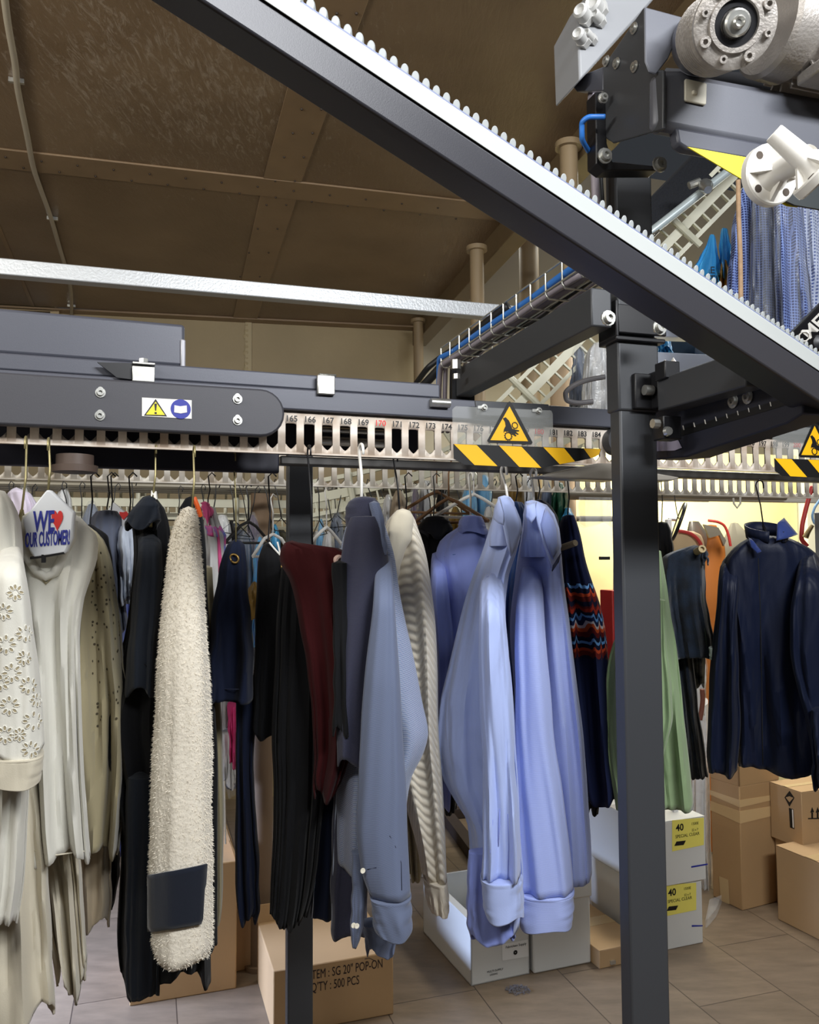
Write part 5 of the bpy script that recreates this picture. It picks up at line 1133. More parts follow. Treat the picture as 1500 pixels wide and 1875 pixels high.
# ================================================================ boxes on the floor
card = mat('brown_cardboard', (176, 142, 100), 0.8, var=0.08, vscale=3, bump=0.04, bscale=200)
card2 = mat('tan_cardboard', (184, 152, 112), 0.8, var=0.08, vscale=3)
wcard = mat('white_cardboard', (214, 214, 210), 0.6, var=0.06, vscale=2)
tape = mat('tan_packing_tape', (200, 172, 128), 0.35, alpha=0.9)
ctape = mat('clear_packing_tape', (222, 220, 214), 0.25, alpha=0.45)
class BX:
    def __init__(s, A, B, Lp, vtop, z0=0.0, depth=None, uA=None):
        s.a = onZ(*A, z0); s.b = onZ(*B, z0); s.x = (s.b - s.a).normalized(); s.w = (s.b - s.a).length
        s.y = Vector((-s.x.y, s.x.x, 0))
        s.dp = depth if depth else abs((onZ(*Lp, z0) - s.a).dot(s.y))
        s.h = rp(A[0] if uA is None else uA, vtop, s.a, SY).z - z0; s.z0 = z0
    def pt(s, fx, fy, fz): return s.a + s.x * s.w * fx + s.y * s.dp * fy + EZ * s.h * fz
    def front(s, u, v, off=0.0): return rp(u, v, s.a - s.y * off, s.y)
    def side(s, u, v, off=0.0): return rp(u, v, s.a - s.x * off, s.x)
def closed_box(b, m_, name, label, cat='box', group=None, flaps=True, tape_m=ctape):
    e = thing(name, b.a, label, cat, group)
    m = MB(); m.hexa([b.pt(0, 0, 0), b.pt(1, 0, 0), b.pt(1, 1, 0), b.pt(0, 1, 0)], [b.pt(0, 0, .985), b.pt(1, 0, .985), b.pt(1, 1, .985), b.pt(0, 1, .985)])
    m.build('carton', m_, e, bev=0.003)
    if flaps:
        for y0, y1 in ((0.0, 0.495), (0.505, 1.0)):
            m = MB(); q = [b.pt(0, y0, .986), b.pt(1, y0, .986), b.pt(1, y1, .986), b.pt(0, y1, .986)]; m.prism(q, EZ * b.h * 0.012); m.build('top_flap', m_, e, bev=0.0015)
        m = MB(); m.prism([b.pt(0, .42, 1.0), b.pt(1, .42, 1.0), b.pt(1, .58, 1.0), b.pt(0, .58, 1.0)], EZ * 0.0008); m.build('tape', tape_m, e)
    return e
def fpoly(b, px, off, m_, parent, name, th=0.0005, side=False, **k):
    m = MB(); f = b.side if side else b.front; n = b.x if side else b.y
    for poly in px: m.prism([f(u, v, off) for u, v in poly], -n * th)
    return m.build(name, m_, parent, **k)
def ftext(b, txt, u, v, size, off, m_, parent, name, side=False, ax=None, bold=0.0, mb=None):
    m = mb or MB(); f = b.side if side else b.front
    m.text(txt, f(u, v, off), ax or (b.x if not side else -b.y), EZ, size, 0.0002, bold)
    return m if mb else m.build(name, m_, parent)
# open-topped white box
b = BX((863, 1806), (970, 1783), (793, 1703), 1690)
ob = thing('open_white_box', b.a, 'open-topped long white cardboard box with small printed label on the floor', 'box')
T = 0.006; 
m = MB(); m.prism([b.pt(0, 0, 0), b.pt(1, 0, 0), b.pt(1, 1, 0), b.pt(0, 1, 0)], EZ * T)
for q, n in (((b.pt(0, 0, 0), b.pt(1, 0, 0)), b.y), ((b.pt(0, 1, 0), b.pt(1, 1, 0)), -b.y), ((b.pt(0, 0, 0), b.pt(0, 1, 0)), b.x), ((b.pt(1, 0, 0), b.pt(1, 1, 0)), -b.x)):
    m.prism([q[0], q[1], q[1] + EZ * b.h, q[0] + EZ * b.h], n * T)
m.build('carton', wcard, ob, bev=0.0015)
m = MB(); m.prism([b.pt(0, 0, 1), b.pt(0.14, 0.02, 0.98), b.pt(0.14, 0.98, 0.98), b.pt(0, 1, 1)], EZ * 0.004); m.build('inner_flap', wcard, ob)
fpoly(b, [[(920, 1729), (967, 1720), (968, 1751), (920, 1759)]], 0.001, mat('label_white', (232, 232, 230), 0.4), ob, 'paper_label')
mt = MB()
ftext(b, 'Fabriclean Supply', 926, 1737, 0.012, 0.002, blk, ob, 't', mb=mt); ftext(b, 'MULTI SUPPLY', 892, 1782, 0.010, 0.001, blk, ob, 't', mb=mt)
ftext(b, 'L020042', 897, 1787, 0.009, 0.001, blk, ob, 't', mb=mt); mt.build('box_print', blk, ob, label='small black print')
m = MB(); c = b.front(944, 1744, 0.0022)
for k in range(7):
    a = k * 0.9; m.lathe(c + b.x * cos(a) * 0.005 + EZ * sin(a) * 0.005, -b.y, [(0, 0.0035), (0.0003, 0.0035)], 8)
m.build('round_stamp', blk, ob)
# second white box with lid
b = BX((978, 1784), (1083, 1763), None, 1654, depth=0.36)
e = thing('lidded_white_box', b.a, 'white archive box with a lid, behind the hanging blue shirt', 'box')
m = MB(); m.hexa([b.pt(0, 0, 0), b.pt(1, 0, 0), b.pt(1, 1, 0), b.pt(0, 1, 0)], [b.pt(0, 0, 1), b.pt(1, 0, 1), b.pt(1, 1, 1), b.pt(0, 1, 1)]); m.build('carton', wcard, e, bev=0.006)
m = MB(); m.hexa([b.pt(-.02, -.02, .97), b.pt(1.02, -.02, .97), b.pt(1.02, 1.02, .97), b.pt(-.02, 1.02, .97)], [b.pt(-.02, -.02, 1.22), b.pt(1.02, -.02, 1.28), b.pt(1.02, 1.02, 1.24), b.pt(-.02, 1.02, 1.2)]); m.build('lid', wcard, e, bev=0.006)
# flat tan box
b = BX((1098, 1775), (1180, 1757), (1085, 1757), 1741); b.dp = 0.42
e = closed_box(b, card2, 'flat_tan_box', 'low tan box on the floor, mostly behind the main post', tape_m=tape)
m = MB(); m.box(b.front(1122, 1762, 0.004), 0.02, 0.01, 0.012, b.x, b.y); m.build('metal_staple', zinc, e)
# white supply boxes: lower then upper
b1 = BX((1187, 1747), (1288, 1726), (1087, 1665), 1628)
e1 = closed_box(b1, wcard, 'white_supply_box', 'lower white carton with yellow label, right of the main post', group='stacked white cartons')
b2 = BX((1187, 1747), (1300, 1723), (1087, 1665), 1628); b2 = BX.__new__(BX); b2.__dict__ = dict(b1.__dict__)
b2.a = b1.pt(-0.03, -0.02, 1) + EZ * 0.001; b2.w = b1.w * 1.09; b2.z0 = b1.h; b2.h = rp(1187, 1509, b2.a, SY).z - b2.a.z; b2.dp = b1.dp * 1.05
e2 = closed_box(b2, wcard, 'white_supply_box', 'upper white carton with yellow label, right of the main post', group='stacked white cartons')
ylab = mat('yellow_paper_label', (238, 226, 108), 0.5)
for bb, ee, dy, dx in ((b2, e2, 0, 0), (b1, e1, 119, -14)):
    q = [(1231 + dx, 1502 + dy), (1289 + dx, 1497 + dy), (1289 + dx, 1547 + dy), (1231 + dx, 1559 + dy)]
    lb_ = fpoly(bb, [q], 0.001, ylab, ee, 'yellow_label')
    mt = MB(); ftext(bb, '40', 1238 + dx, 1522 + dy, 0.036, 0.002, blk, lb_, 'p', mb=mt, bold=0.0008); ftext(bb, '1500E', 1266 + dx, 1511 + dy, 0.014, 0.002, blk, lb_, 'p', mb=mt)
    ftext(bb, '22 x 7', 1267 + dx, 1522 + dy, 0.012, 0.002, blk, lb_, 'p', mb=mt); ftext(bb, 'SPECIAL CLEAR', 1237 + dx, 1535 + dy, 0.0165, 0.002, blk, lb_, 'p', mb=mt)
    mt.build('label_print', blk, lb_)
    fpoly(bb, [[(1239 + dx, 1541 + dy), (1256 + dx, 1539 + dy), (1252 + dx, 1547 + dy), (1235 + dx, 1549 + dy)]], 0.002, blk, lb_, 'black_logo')
    fpoly(bb, [[(1266 + dx, 1586 + dy), (1296 + dx, 1581 + dy), (1296 + dx, 1583.5 + dy), (1266 + dx, 1589 + dy)]] if dy == 0 else [[(1267, 1694), (1287, 1694), (1287, 1696), (1267, 1697)]], 0.001, bluep, ee, 'pen_mark')
# crumpled clear bags by the cartons
film = mat('clear_plastic_film', (225, 230, 235), 0.12, alpha=0.15, bump=0.9, bscale=28, spec=0.8)
filmw = mat('milky_plastic_film', (228, 230, 232), 0.25, alpha=0.7, bump=0.8, bscale=22, spec=0.7)
m = loft([(1285, 1272, 1296), (1340, 1266, 1300), (1430, 1262, 1301), (1520, 1262, 1302), (1600, 1280, 1303), (1690, 1286, 1305)], 3.75, b=0.12, amp=0.01, nf=9, seed=3, capb=True)
tag(m.build('plastic_roll_bag', filmw, smooth=60), 'tall milky plastic sack between the green cloth and the tall carton', 'bag')
m = MB(); ap = [onZ(u, v, 0.004) for u, v in ((1292, 1700), (1300, 1660), (1322, 1652), (1312, 1678), (1298, 1695))]
m.prism(ap, EZ * 0.03); tag(m.build('plastic_scrap', film), 'scrap of clear plastic on the floor by the white cartons', 'plastic')
# tall carton
b = BX((1360, 1668), (1433, 1649), (1300, 1643), 1440)
e = thing('tall_carton', b.a, 'tall brown carton with open flaps and a band of tape', 'box')
m = MB(); m.hexa([b.pt(0, 0, 0), b.pt(1, 0, 0), b.pt(1, 1, 0), b.pt(0, 1, 0)], [b.pt(0, 0, 1), b.pt(1, 0, 1), b.pt(1, 1, 1), b.pt(0, 1, 1)]); m.build('carton', card, e, bev=0.004)
m = MB()
m.prism([b.pt(0, 0, 1), b.pt(1, 0, 1), b.pt(1, 0, 1.10), b.pt(.5, 0, 1.15), b.pt(0, 0, 1.2)], b.y * 0.005); m.build('front_flap', card, e)
m = MB(); m.prism([b.pt(0, 0, 1), b.pt(0, 1, 1), b.pt(0, 1, 1.12), b.pt(0, 0, 1.16)], b.x * 0.005); m.build('side_flap', card, e)
m = MB()
for z0, z1 in ((0.70, 0.80), (0.83, 0.89)): m.hexa([b.pt(-.006, -.006, z0), b.pt(1.006, -.006, z0 + .015), b.pt(1.006, 1.006, z0), b.pt(-.006, 1.006, z0 + .02)], [b.pt(-.006, -.006, z1), b.pt(1.006, -.006, z1 - .01), b.pt(1.006, 1.006, z1), b.pt(-.006, 1.006, z1)])
m.build('tape_band', mat('glossy_tan_tape', (206, 176, 130), 0.3), e)
fpoly(b, [[(1317, 1604), (1334, 1611), (1336, 1656), (1320, 1650)]], 0.002, tape, e, 'tape_strip', side=True)
# carton stack at right
b1 = BX((1482, 1683), (1570, 1664), (1437, 1650), 1556, uA=1482)
e = closed_box(b1, card2, 'arrow_carton', 'lower brown carton with diamond mark in the stack at the right edge', group='brown cartons stacked at right', tape_m=tape)
def marks(bb, ee, du_, dv_):
    fpoly(bb, [[(1446 + du_, 1448 + dv_), (1455 + du_, 1461 + dv_), (1446 + du_, 1477 + dv_), (1437 + du_, 1460 + dv_)]], 0.001, blk, ee, 'diamond_mark', side=True)
    fpoly(bb, [[(1446 + du_, 1458 + dv_), (1453 + du_, 1461 + dv_), (1446 + du_, 1469 + dv_), (1439 + du_, 1460 + dv_)]], 0.002, card2, ee, 'diamond_centre', side=True)
    fpoly(bb, [[(1445 + du_, 1479 + dv_), (1453 + du_, 1482 + dv_), (1455 + du_, 1518 + dv_), (1447 + du_, 1515 + dv_)]], 0.001, blk, ee, 'black_bar', side=True)
    fpoly(bb, [[(1450.5 + du_, 1482 + dv_), (1452.5 + du_, 1483 + dv_), (1454 + du_, 1516 + dv_), (1452 + du_, 1515 + dv_)]], 0.002, white_pl, ee, 'white_bar', side=True)
marks(b1, e, 6, 112)
b2 = BX.__new__(BX); b2.__dict__ = dict(b1.__dict__); b2.a = b1.pt(-0.08, 0.0, 1) + EZ * 0.002; b2.w = b1.w * 1.05; b2.h = rp(1476, 1450, b2.a, SY).z - b2.a.z
e = closed_box(b2, card2, 'arrow_carton', 'upper brown carton with diamond and arrow marks at the right edge', group='brown cartons stacked at right', tape_m=tape)
marks(b2, e, 0, 0)
ar_ = []
for k in range(3):
    u = 1484 + k * 10; ar_ += [[(u + 2, 1488), (u + 2, 1499), (u + 5, 1499), (u + 5, 1488)], [(u, 1488), (u + 7, 1487), (u + 3.5, 1478)]]
fpoly(b2, ar_, 0.001, blk, e, 'arrow_mark'); fpoly(b2, [[(1480, 1498), (1520, 1497), (1520, 1499), (1480, 1500)]], 0.001, blk, e, 'arrow_base')
b3 = BX((1560, 1752), (1640, 1730), (1470, 1680), 1560); b3.h = 0.30
b3.dp = (onZ(1468, 1678) - b3.a).length
e = closed_box(b3, card2, 'corner_carton', 'plain brown carton cut by the right edge, in front of the stack', tape_m=tape)
# left carton
b = BX((237, 1843), (433, 1810), None, 1612, depth=0.4); b.h = rp(433, 1577, b.b, SY).z
e = thing('large_carton', b.a, 'large brown carton with an open flap behind the fuzzy white cardigan', 'box')
m = MB(); m.hexa([b.pt(0, 0, 0), b.pt(1, 0, 0), b.pt(1, 1, 0), b.pt(0, 1, 0)], [b.pt(0, 0, 1), b.pt(1, 0, 1), b.pt(1, 1, 1), b.pt(0, 1, 1)]); m.build('carton', card, e, bev=0.004)
m = MB(); m.prism([b.pt(.0, .96, 1), b.pt(1.0, .96, 1), b.pt(.97, .99, 1.17), b.pt(0.03, .99, 1.17)], b.y * 0.006); m.build('rear_flap', card, e)
m = MB(); m.prism([b.pt(1, 0, 1), b.pt(1, 1, 1), b.pt(.93, .9, 1.14), b.pt(.93, .1, 1.14)], b.x * 0.005); m.build('side_flap', card, e)
# centre carton with writing
b = BX((500, 1899), (721, 1857), None, 1683, depth=0.36); b.h = rp(721, 1742, b.b, SY).z
e = thing('printed_carton', b.a, 'brown carton with black ITEM and QTY print beside the left post', 'box')
m = MB(); m.hexa([b.pt(0, 0, 0), b.pt(1, 0, 0), b.pt(1, 1, 0), b.pt(0, 1, 0)], [b.pt(0, 0, 1), b.pt(1, 0, 1), b.pt(1, 1, 1), b.pt(0, 1, 1)]); m.build('carton', card, e, bev=0.004)
m = MB(); m.prism([b.pt(0, .98, 1), b.pt(1.0, .98, 1), b.pt(.98, 1.02, 1.28), b.pt(.02, 1.02, 1.28)], b.y * 0.006); m.build('rear_flap', card, e)
mt = MB(); tdir_ = b.x
ftext(b, 'ITEM : SG 20" POP-ON', 567, 1794, 0.040, 0.001, blk, e, 't', mb=mt); ftext(b, "Q'TY : 500 PCS", 570, 1817, 0.040, 0.001, blk, e, 't', mb=mt)
for v_ in mt.bm.verts:      # condensed lettering
    q = v_.co - b.a; s_ = q.dot(b.x); s0 = (b.front(567, 1794) - b.a).dot(b.x); v_.co += b.x * ((s_ - s0) * (0.62 - 1))
mt.build('carton_print', mat('dark_brown_ink', (40, 24, 20), 0.7), e, label='black stencil lettering')
m = MB(); m.tube([b.front(668, 1756, 0.001), b.front(676, 1754, 0.001), b.front(684, 1758, 0.001)], 0.001, 6); m.build('hand_hole_edge', MATS['dark_brown_ink'], e)
# carton behind the column, cream box behind the knit
b = BX((392, 1788), (516, 1762), None, 1660, depth=0.3)
e = closed_box(b, card2, 'rear_carton', 'brown carton behind the round column', tape_m=tape)
b = BX((1235, 1560), (1292, 1549), None, 1425, depth=0.3)
e = closed_box(b, card2, 'far_carton', 'brown carton far back behind the jeans', tape_m=tape)
b = BX((742, 1612), (776, 1606), None, 1508, depth=0.3)
e = closed_box(b, wcard, 'small_white_box', 'small white box far behind the cream knit sleeve')
b = BX((735, 1700), (765, 1695), None, 1690, depth=0.2)
b = BX((1238, 1520), (1300, 1512), None, 1425, depth=0.3)
# dark low trolley bars behind the knit, dust clump
m = MB(); m.beam(onZ(815, 1490, 0.03), onZ(878, 1575, 0.03), 0.06, 0.06); m.beam(onZ(815, 1490, 0.03) + EX * 0.3, onZ(878, 1575, 0.03) + EX * 0.3, 0.06, 0.06)
m.beam(onZ(815, 1490, 0.03), onZ(815, 1490, 0.03) + EX * 0.3, 0.05, 0.05); tag(m.build('base_frame', mat('rusty_dark_frame', (46, 34, 28), 0.7)), 'dark low metal floor frame behind the light blue shirts', 'frame')
rnd = random.Random(5); m = MB(); c = onZ(948, 1814, 0.0)
for k in range(160):
    a = rnd.uniform(0, 6.28); r_ = 0.035 * sqrt(rnd.random()); p = c + Vector((cos(a) * r_ * 1.2, sin(a) * r_ * 0.8, rnd.uniform(0.001, 0.016 * (1 - r_ / 0.04) + 0.003)))
    q = Vector((rnd.uniform(-1, 1), rnd.uniform(-1, 1), rnd.uniform(-.4, .4))) * 0.008
    m.tube([p - q, p + Vector((0, 0, 0.002)), p + q.cross(EZ) * 0.5], 0.0009, 4)
tag(m.build('lint_clump', mat('grey_lint', (112, 110, 116), 0.95)), 'small clump of grey lint on the floor in front of the white boxes', 'lint', kind='stuff')

# ================================================================ far conveyors
lm = mat('pale_conveyor_plastic', (206, 204, 182), 0.45, var=0.12, vscale=12)
def ladder(name, pts, wid, step, label, bars=3, m_=lm, group='pale slatted conveyors at the back'):
    path = rail_path(pts, 60); e = thing(name, path[0], label, 'conveyor', group)
    ups = []
    for i, p in enumerate(path):
        t = (path[min(i + 1, 60)] - path[max(i - 1, 0)]).normalized(); s_ = t.cross(SY).normalized(); s_ = -s_ if s_.z < 0 else s_; ups.append(s_)
    for k in range(bars):
        m = MB()
        for i in range(60):
            a = path[i] + ups[i] * wid * k; b_ = path[i + 1] + ups[i + 1] * wid * k; m.beam(a, b_ + (b_ - a) * 0.02, 0.02, 0.014 if k != 1 else 0.03, up=ups[i])
        m.build('side_bar', m_, e)
    L0 = sum((path[i + 1] - path[i]).length for i in range(60)); n = int(L0 / step); m = MB(); acc = 0; nxt = 0
    for i in range(60):
        sl = (path[i + 1] - path[i]).length
        while nxt < acc + sl:
            f = (nxt - acc) / sl; p = path[i].lerp(path[i + 1], f); u_ = ups[i]
            m.beam(p, p + u_ * wid * (bars - 1), 0.006, 0.014, up=SY)
            if int(nxt / step) % 9 == 4: m.tube([p - u_ * 0.03 + SY * -0.02, p + u_ * (wid * bars) - SY * 0.02], 0.011, 8)
            nxt += step
        acc += sl
    m.build('rungs', m_, e, kind='stuff'); return e
ladder('slatted_conveyor', [P(u, v, d) for u, v, d in ((560, 946, 2.75), (700, 918, 2.75), (850, 872, 2.8), (940, 790, 2.85), (1060, 668, 2.85), (1220, 492, 2.8), (1420, 288, 2.7))], 0.055, 0.042, 'pale slatted conveyor climbing steeply to the upper right')
ladder('slatted_conveyor', [P(-60, 940, 2.85), P(-60, 940, 2.85) + EX * 0.5, P(-60, 940, 2.85) + EX * 1.0, P(-60, 940, 2.85) + EX * 1.75], 0.045, 0.042, 'pale slatted conveyor lying level behind the left clothes')
ladder('slatted_conveyor', [P(-60, 965, 3.25), P(-60, 965, 3.25) + EX * 0.8, P(-60, 965, 3.25) + EX * 1.4, P(-60, 965, 3.25) + EX * 2.1], 0.05, 0.05, 'farther level slatted conveyor behind the left clothes')
ladder('slatted_conveyor', [P(620, 965, 3.4), P(800, 925, 3.4), P(930, 880, 3.4), P(1100, 800, 3.4)], 0.05, 0.05, 'farther gently rising slatted conveyor behind the blue shirts')
pipem = mat('pale_blue_grey_pipe', (196, 208, 210), 0.3, 0.3)
m = MB(); m.tube([P(1150, 458, 2.6), P(1400, 262, 2.6)], 0.014, 14); pp = m.build('pipe', pipem); tag(pp, 'pale blue-grey pipe running parallel to the climbing conveyor', 'pipe')
m = MB(); m.lathe(P(1291, 338, 2.57), (P(1300, 350, 2.5) - P(1285, 325, 2.6)), [(0, 0.02), (0.02, 0.022), (0.05, 0.012)], 12); m.tube([P(1262, 340, 2.58), P(1282, 332, 2.58)], 0.012, 10); m.build('pipe_clamp', zinc, pp)
m = MB(); m.beam(P(1150, 440, 2.75), P(1340, 262, 2.75), 0.03, 0.10, up=SY.cross(P(1340, 262, 2.75) - P(1150, 440, 2.75)).normalized())
tag(m.build('brush_band', mat('rough_black_band', (30, 32, 38), 0.95, bump=0.9, bscale=120)), 'rough black band above the climbing conveyor', 'band')
m = MB(); m.beam(P(1180, 400, 2.9), P(1350, 225, 2.9), 0.05, 0.07, up=SY.cross(P(1350, 225, 2.9) - P(1180, 400, 2.9)).normalized())
tag(m.build('black_housing', blackm), 'smooth black housing above the rough band', 'cover')
# black inclined panel with letters at right edge
Q0 = P(1424, 636, 1.72); Q1 = P(1580, 478, 1.62); qd = (Q1 - Q0).normalized(); qu = qd.cross(SY).normalized(); qu = -qu if qu.z < 0 else qu
mp_ = thing('lettered_black_panel', Q0, 'black inclined cover with white lettering at the right edge', 'cover')
m = MB(); m.prism([Q0, Q1, Q1 - qu * 0.16, Q0 - qu * 0.16], SY * 0.03); m.build('panel', blackm, mp_, bev=0.002)
ld = (P(1500, 588, 1.7) - P(1484, 612, 1.7)).normalized(); ld = qd; 
mt = MB(); nn = qd.cross(qu); 
mt.text('METAL', P(1482, 622, 1.64), qd, qu, 0.034, 0.0003, 0.0007); mt.text('A', P(1494, 636, 1.64), qd, qu, 0.022, 0.0003, 0.0003)
mt.build('lettering', white_pl, mp_)
m = MB(); cc = P(1473, 616, 1.64); m.tube([cc + (qd * cos(a) + qu * sin(a)) * 0.010 for a in [pi * k / 4 + pi / 8 for k in range(9)]], 0.0016, 6); m.build('logo_ring', white_pl, mp_)
m = MB(); m.lathe(P(1500, 628, 1.6), -SY, [(0, 0.016), (0.006, 0.014), (0.01, 0.004)], 20); tag(m.build('round_knob_cover', blackm), 'small round black cap below the lettered panel', 'cap')

# ================================================================ garments and bags at the back
def bagged(rows, d, m_, label, cat='garment bag', film_m=None, name='bagged_garment', group=None, seed=1, amp=0.012, nf=7, b=0.05, kappa=0.0):
    e, bo = G(name, label, cat, rows, d, m_, group, seed=seed, amp=amp, nf=nf, b=b, kappa=kappa, N=48, M=24)
    if film_m:
        rr = [(r[0] - 6, r[1] - 3, r[2] + 3) for r in rows]; rr[-1] = (rr[-1][0] + 20, rr[-1][1], rr[-1][2])
        loft(rr, d, b=b + 0.015, amp=amp * 1.2, nf=nf + 3, seed=seed + 50, N=48, M=24, kappa=kappa).build('plastic_cover', film_m, e, smooth=60)
    return e
chk = stripes('blue_check_cloth', (34, 46, 98), (124, 146, 204), 40, 'Z', thr=0.78, soft=0.1, check=True)
chk2 = stripes('dark_check_cloth', (22, 30, 56), (72, 88, 134), 44, 'Z', thr=0.82, soft=0.1, check=True)
chk3 = stripes('pale_check_cloth', (54, 76, 144), (190, 200, 224), 34, 'Z', thr=0.6, soft=0.15, check=True)
bagged([(350, 1358, 1376), (400, 1344, 1384), (480, 1336, 1390), (640, 1322, 1394)], 2.35, chk, 'blue checked shirt nearest the wooden stick, upper right', seed=11, cat='shirt', name='checked_shirt')
bagged([(345, 1382, 1402), (400, 1376, 1420), (500, 1374, 1430), (660, 1372, 1440)], 2.3, chk2, 'dark checked shirt between the two blue checked shirts, upper right', film_m=film, seed=12, cat='shirt', name='checked_shirt')
bagged([(345, 1420, 1448), (400, 1418, 1470), (500, 1420, 1482), (660, 1424, 1494)], 2.25, chk, 'blue checked shirt under shiny plastic, upper right', film_m=film, seed=13, cat='shirt', name='checked_shirt')
bagged([(350, 1466, 1490), (420, 1464, 1508), (660, 1480, 1530)], 2.35, chk3, 'white and blue patterned shirt at the right edge, upper right', film_m=film, seed=14, cat='shirt', name='checked_shirt')
sky = mat('sky_blue_bag', (70, 164, 222), 0.45, bump=0.5, bscale=20, alpha=1)
m = loft([(432, 1300, 1308), (470, 1280, 1318), (500, 1264, 1324), (530, 1272, 1330)], 2.5, b=0.04, amp=0.015, nf=6, seed=21)
bb_ = m.build('blue_bag', sky, smooth=50); tag(bb_, 'sky-blue bag with black letters left of the checked shirts', 'bag')
bv = bvh_of(bb_); h, n = hit(bv, 1312, 500)
if h:
    mt = MB(); mt.text('TE', h + n * 0.004 - SX * 0.02 - EZ * 0.03, SX, EZ, 0.035, 0.0005); mt.text('E', h + n * 0.004 - SX * 0.015, SX, EZ, 0.03, 0.0005); mt.build('bag_letters', blk, bb_)
m = loft([(425, 1320, 1334), (450, 1316, 1340), (490, 1318, 1338), (510, 1322, 1334)], 2.48, b=0.04, amp=0.015, nf=6, seed=22)
tag(m.build('blue_bag', sky, smooth=50), 'crumpled small blue bag beside the wooden stick', 'bag')
gold = mat('golden_cloth', (176, 122, 30), 0.6, bump=0.5, bscale=30)
m = loft([(480, 1322, 1332), (505, 1318, 1340), (540, 1320, 1342)], 2.46, b=0.03, amp=0.015, nf=6, seed=23); tag(m.build('gold_cloth', gold, smooth=50), 'golden-brown cloth bunch under the crumpled blue bag', 'cloth')
m = MB(); m.tube([P(1352, 330, 2.2), P(1353, 400, 2.2), P(1356, 470, 2.2), P(1357, 560, 2.2)], 0.0062, 10); tag(m.build('wooden_stick', mat('bare_wood', (190, 156, 122), 0.7, var=0.2, vscale=60)), 'thin wooden stick standing in front of the checked shirts', 'stick')

# pale panels right of the post
m = MB(); q = [rp(u, v, P(1250, 640, 2.9), EY) for u, v in ((1120, 640), (1420, 655), (1420, 760), (1120, 760))]
m.prism(q, EY * 0.04); tag(m.build('white_machine_housing', mat('white_panel_paint', (206, 214, 230), 0.4), bev=0.003), 'white machine panel seen right of the main post sleeve', 'panel')
m = MB(); q = [rp(u, v, P(1250, 600, 2.8), EY) for u, v in ((1120, 592), (1420, 598), (1420, 622), (1120, 614))]
m.prism(q, EY * 0.06); tag(m.build('white_shelf_bar', MATS['white_panel_paint'], bev=0.003), 'pale horizontal bar above the dark blue clothes right of the post', 'bar')
bagged([(604, 1190, 1330), (660, 1190, 1330)], 3.1, mat('dark_teal_cloth', (28, 52, 74), 0.7), 'dark blue folded cloth between two pale bars right of the post', seed=31, cat='cloth', name='folded_cloth')
bagged([(612, 1205, 1224), (640, 1205, 1232)], 2.95, sky, 'small sky-blue cloth right of the post, between pale bars', seed=32, cat='cloth', name='blue_cloth')
for i, (u, v) in enumerate(((1212, 668), (1227, 664))):
    m = MB(); m.tube([P(u, v + 40, 2.4), P(u + 2, v + 5, 2.4), P(u + 5, v - 4, 2.4), P(u + 10, v + 6, 2.4)], 0.009, 10)
    tag(m.build('white_pipe_end', white_pl), ('left' if i == 0 else 'right') + ' of two curved white pipe ends beside the post sleeve', 'pipe')
m = MB(); m.tube(rail_path([P(1108, 690, 1.9), P(1085, 694, 1.9), P(1058, 702, 1.9), P(1036, 720, 1.9), P(1038, 732, 1.9), P(1060, 738, 1.9), P(1086, 735, 1.9)], 30), 0.0062, 10)
tag(m.build('bent_grey_rod', mat('grey_plastic_rod', (150, 148, 152), 0.4)), 'bent grey plastic rod looping out left of the post sleeve', 'rod')

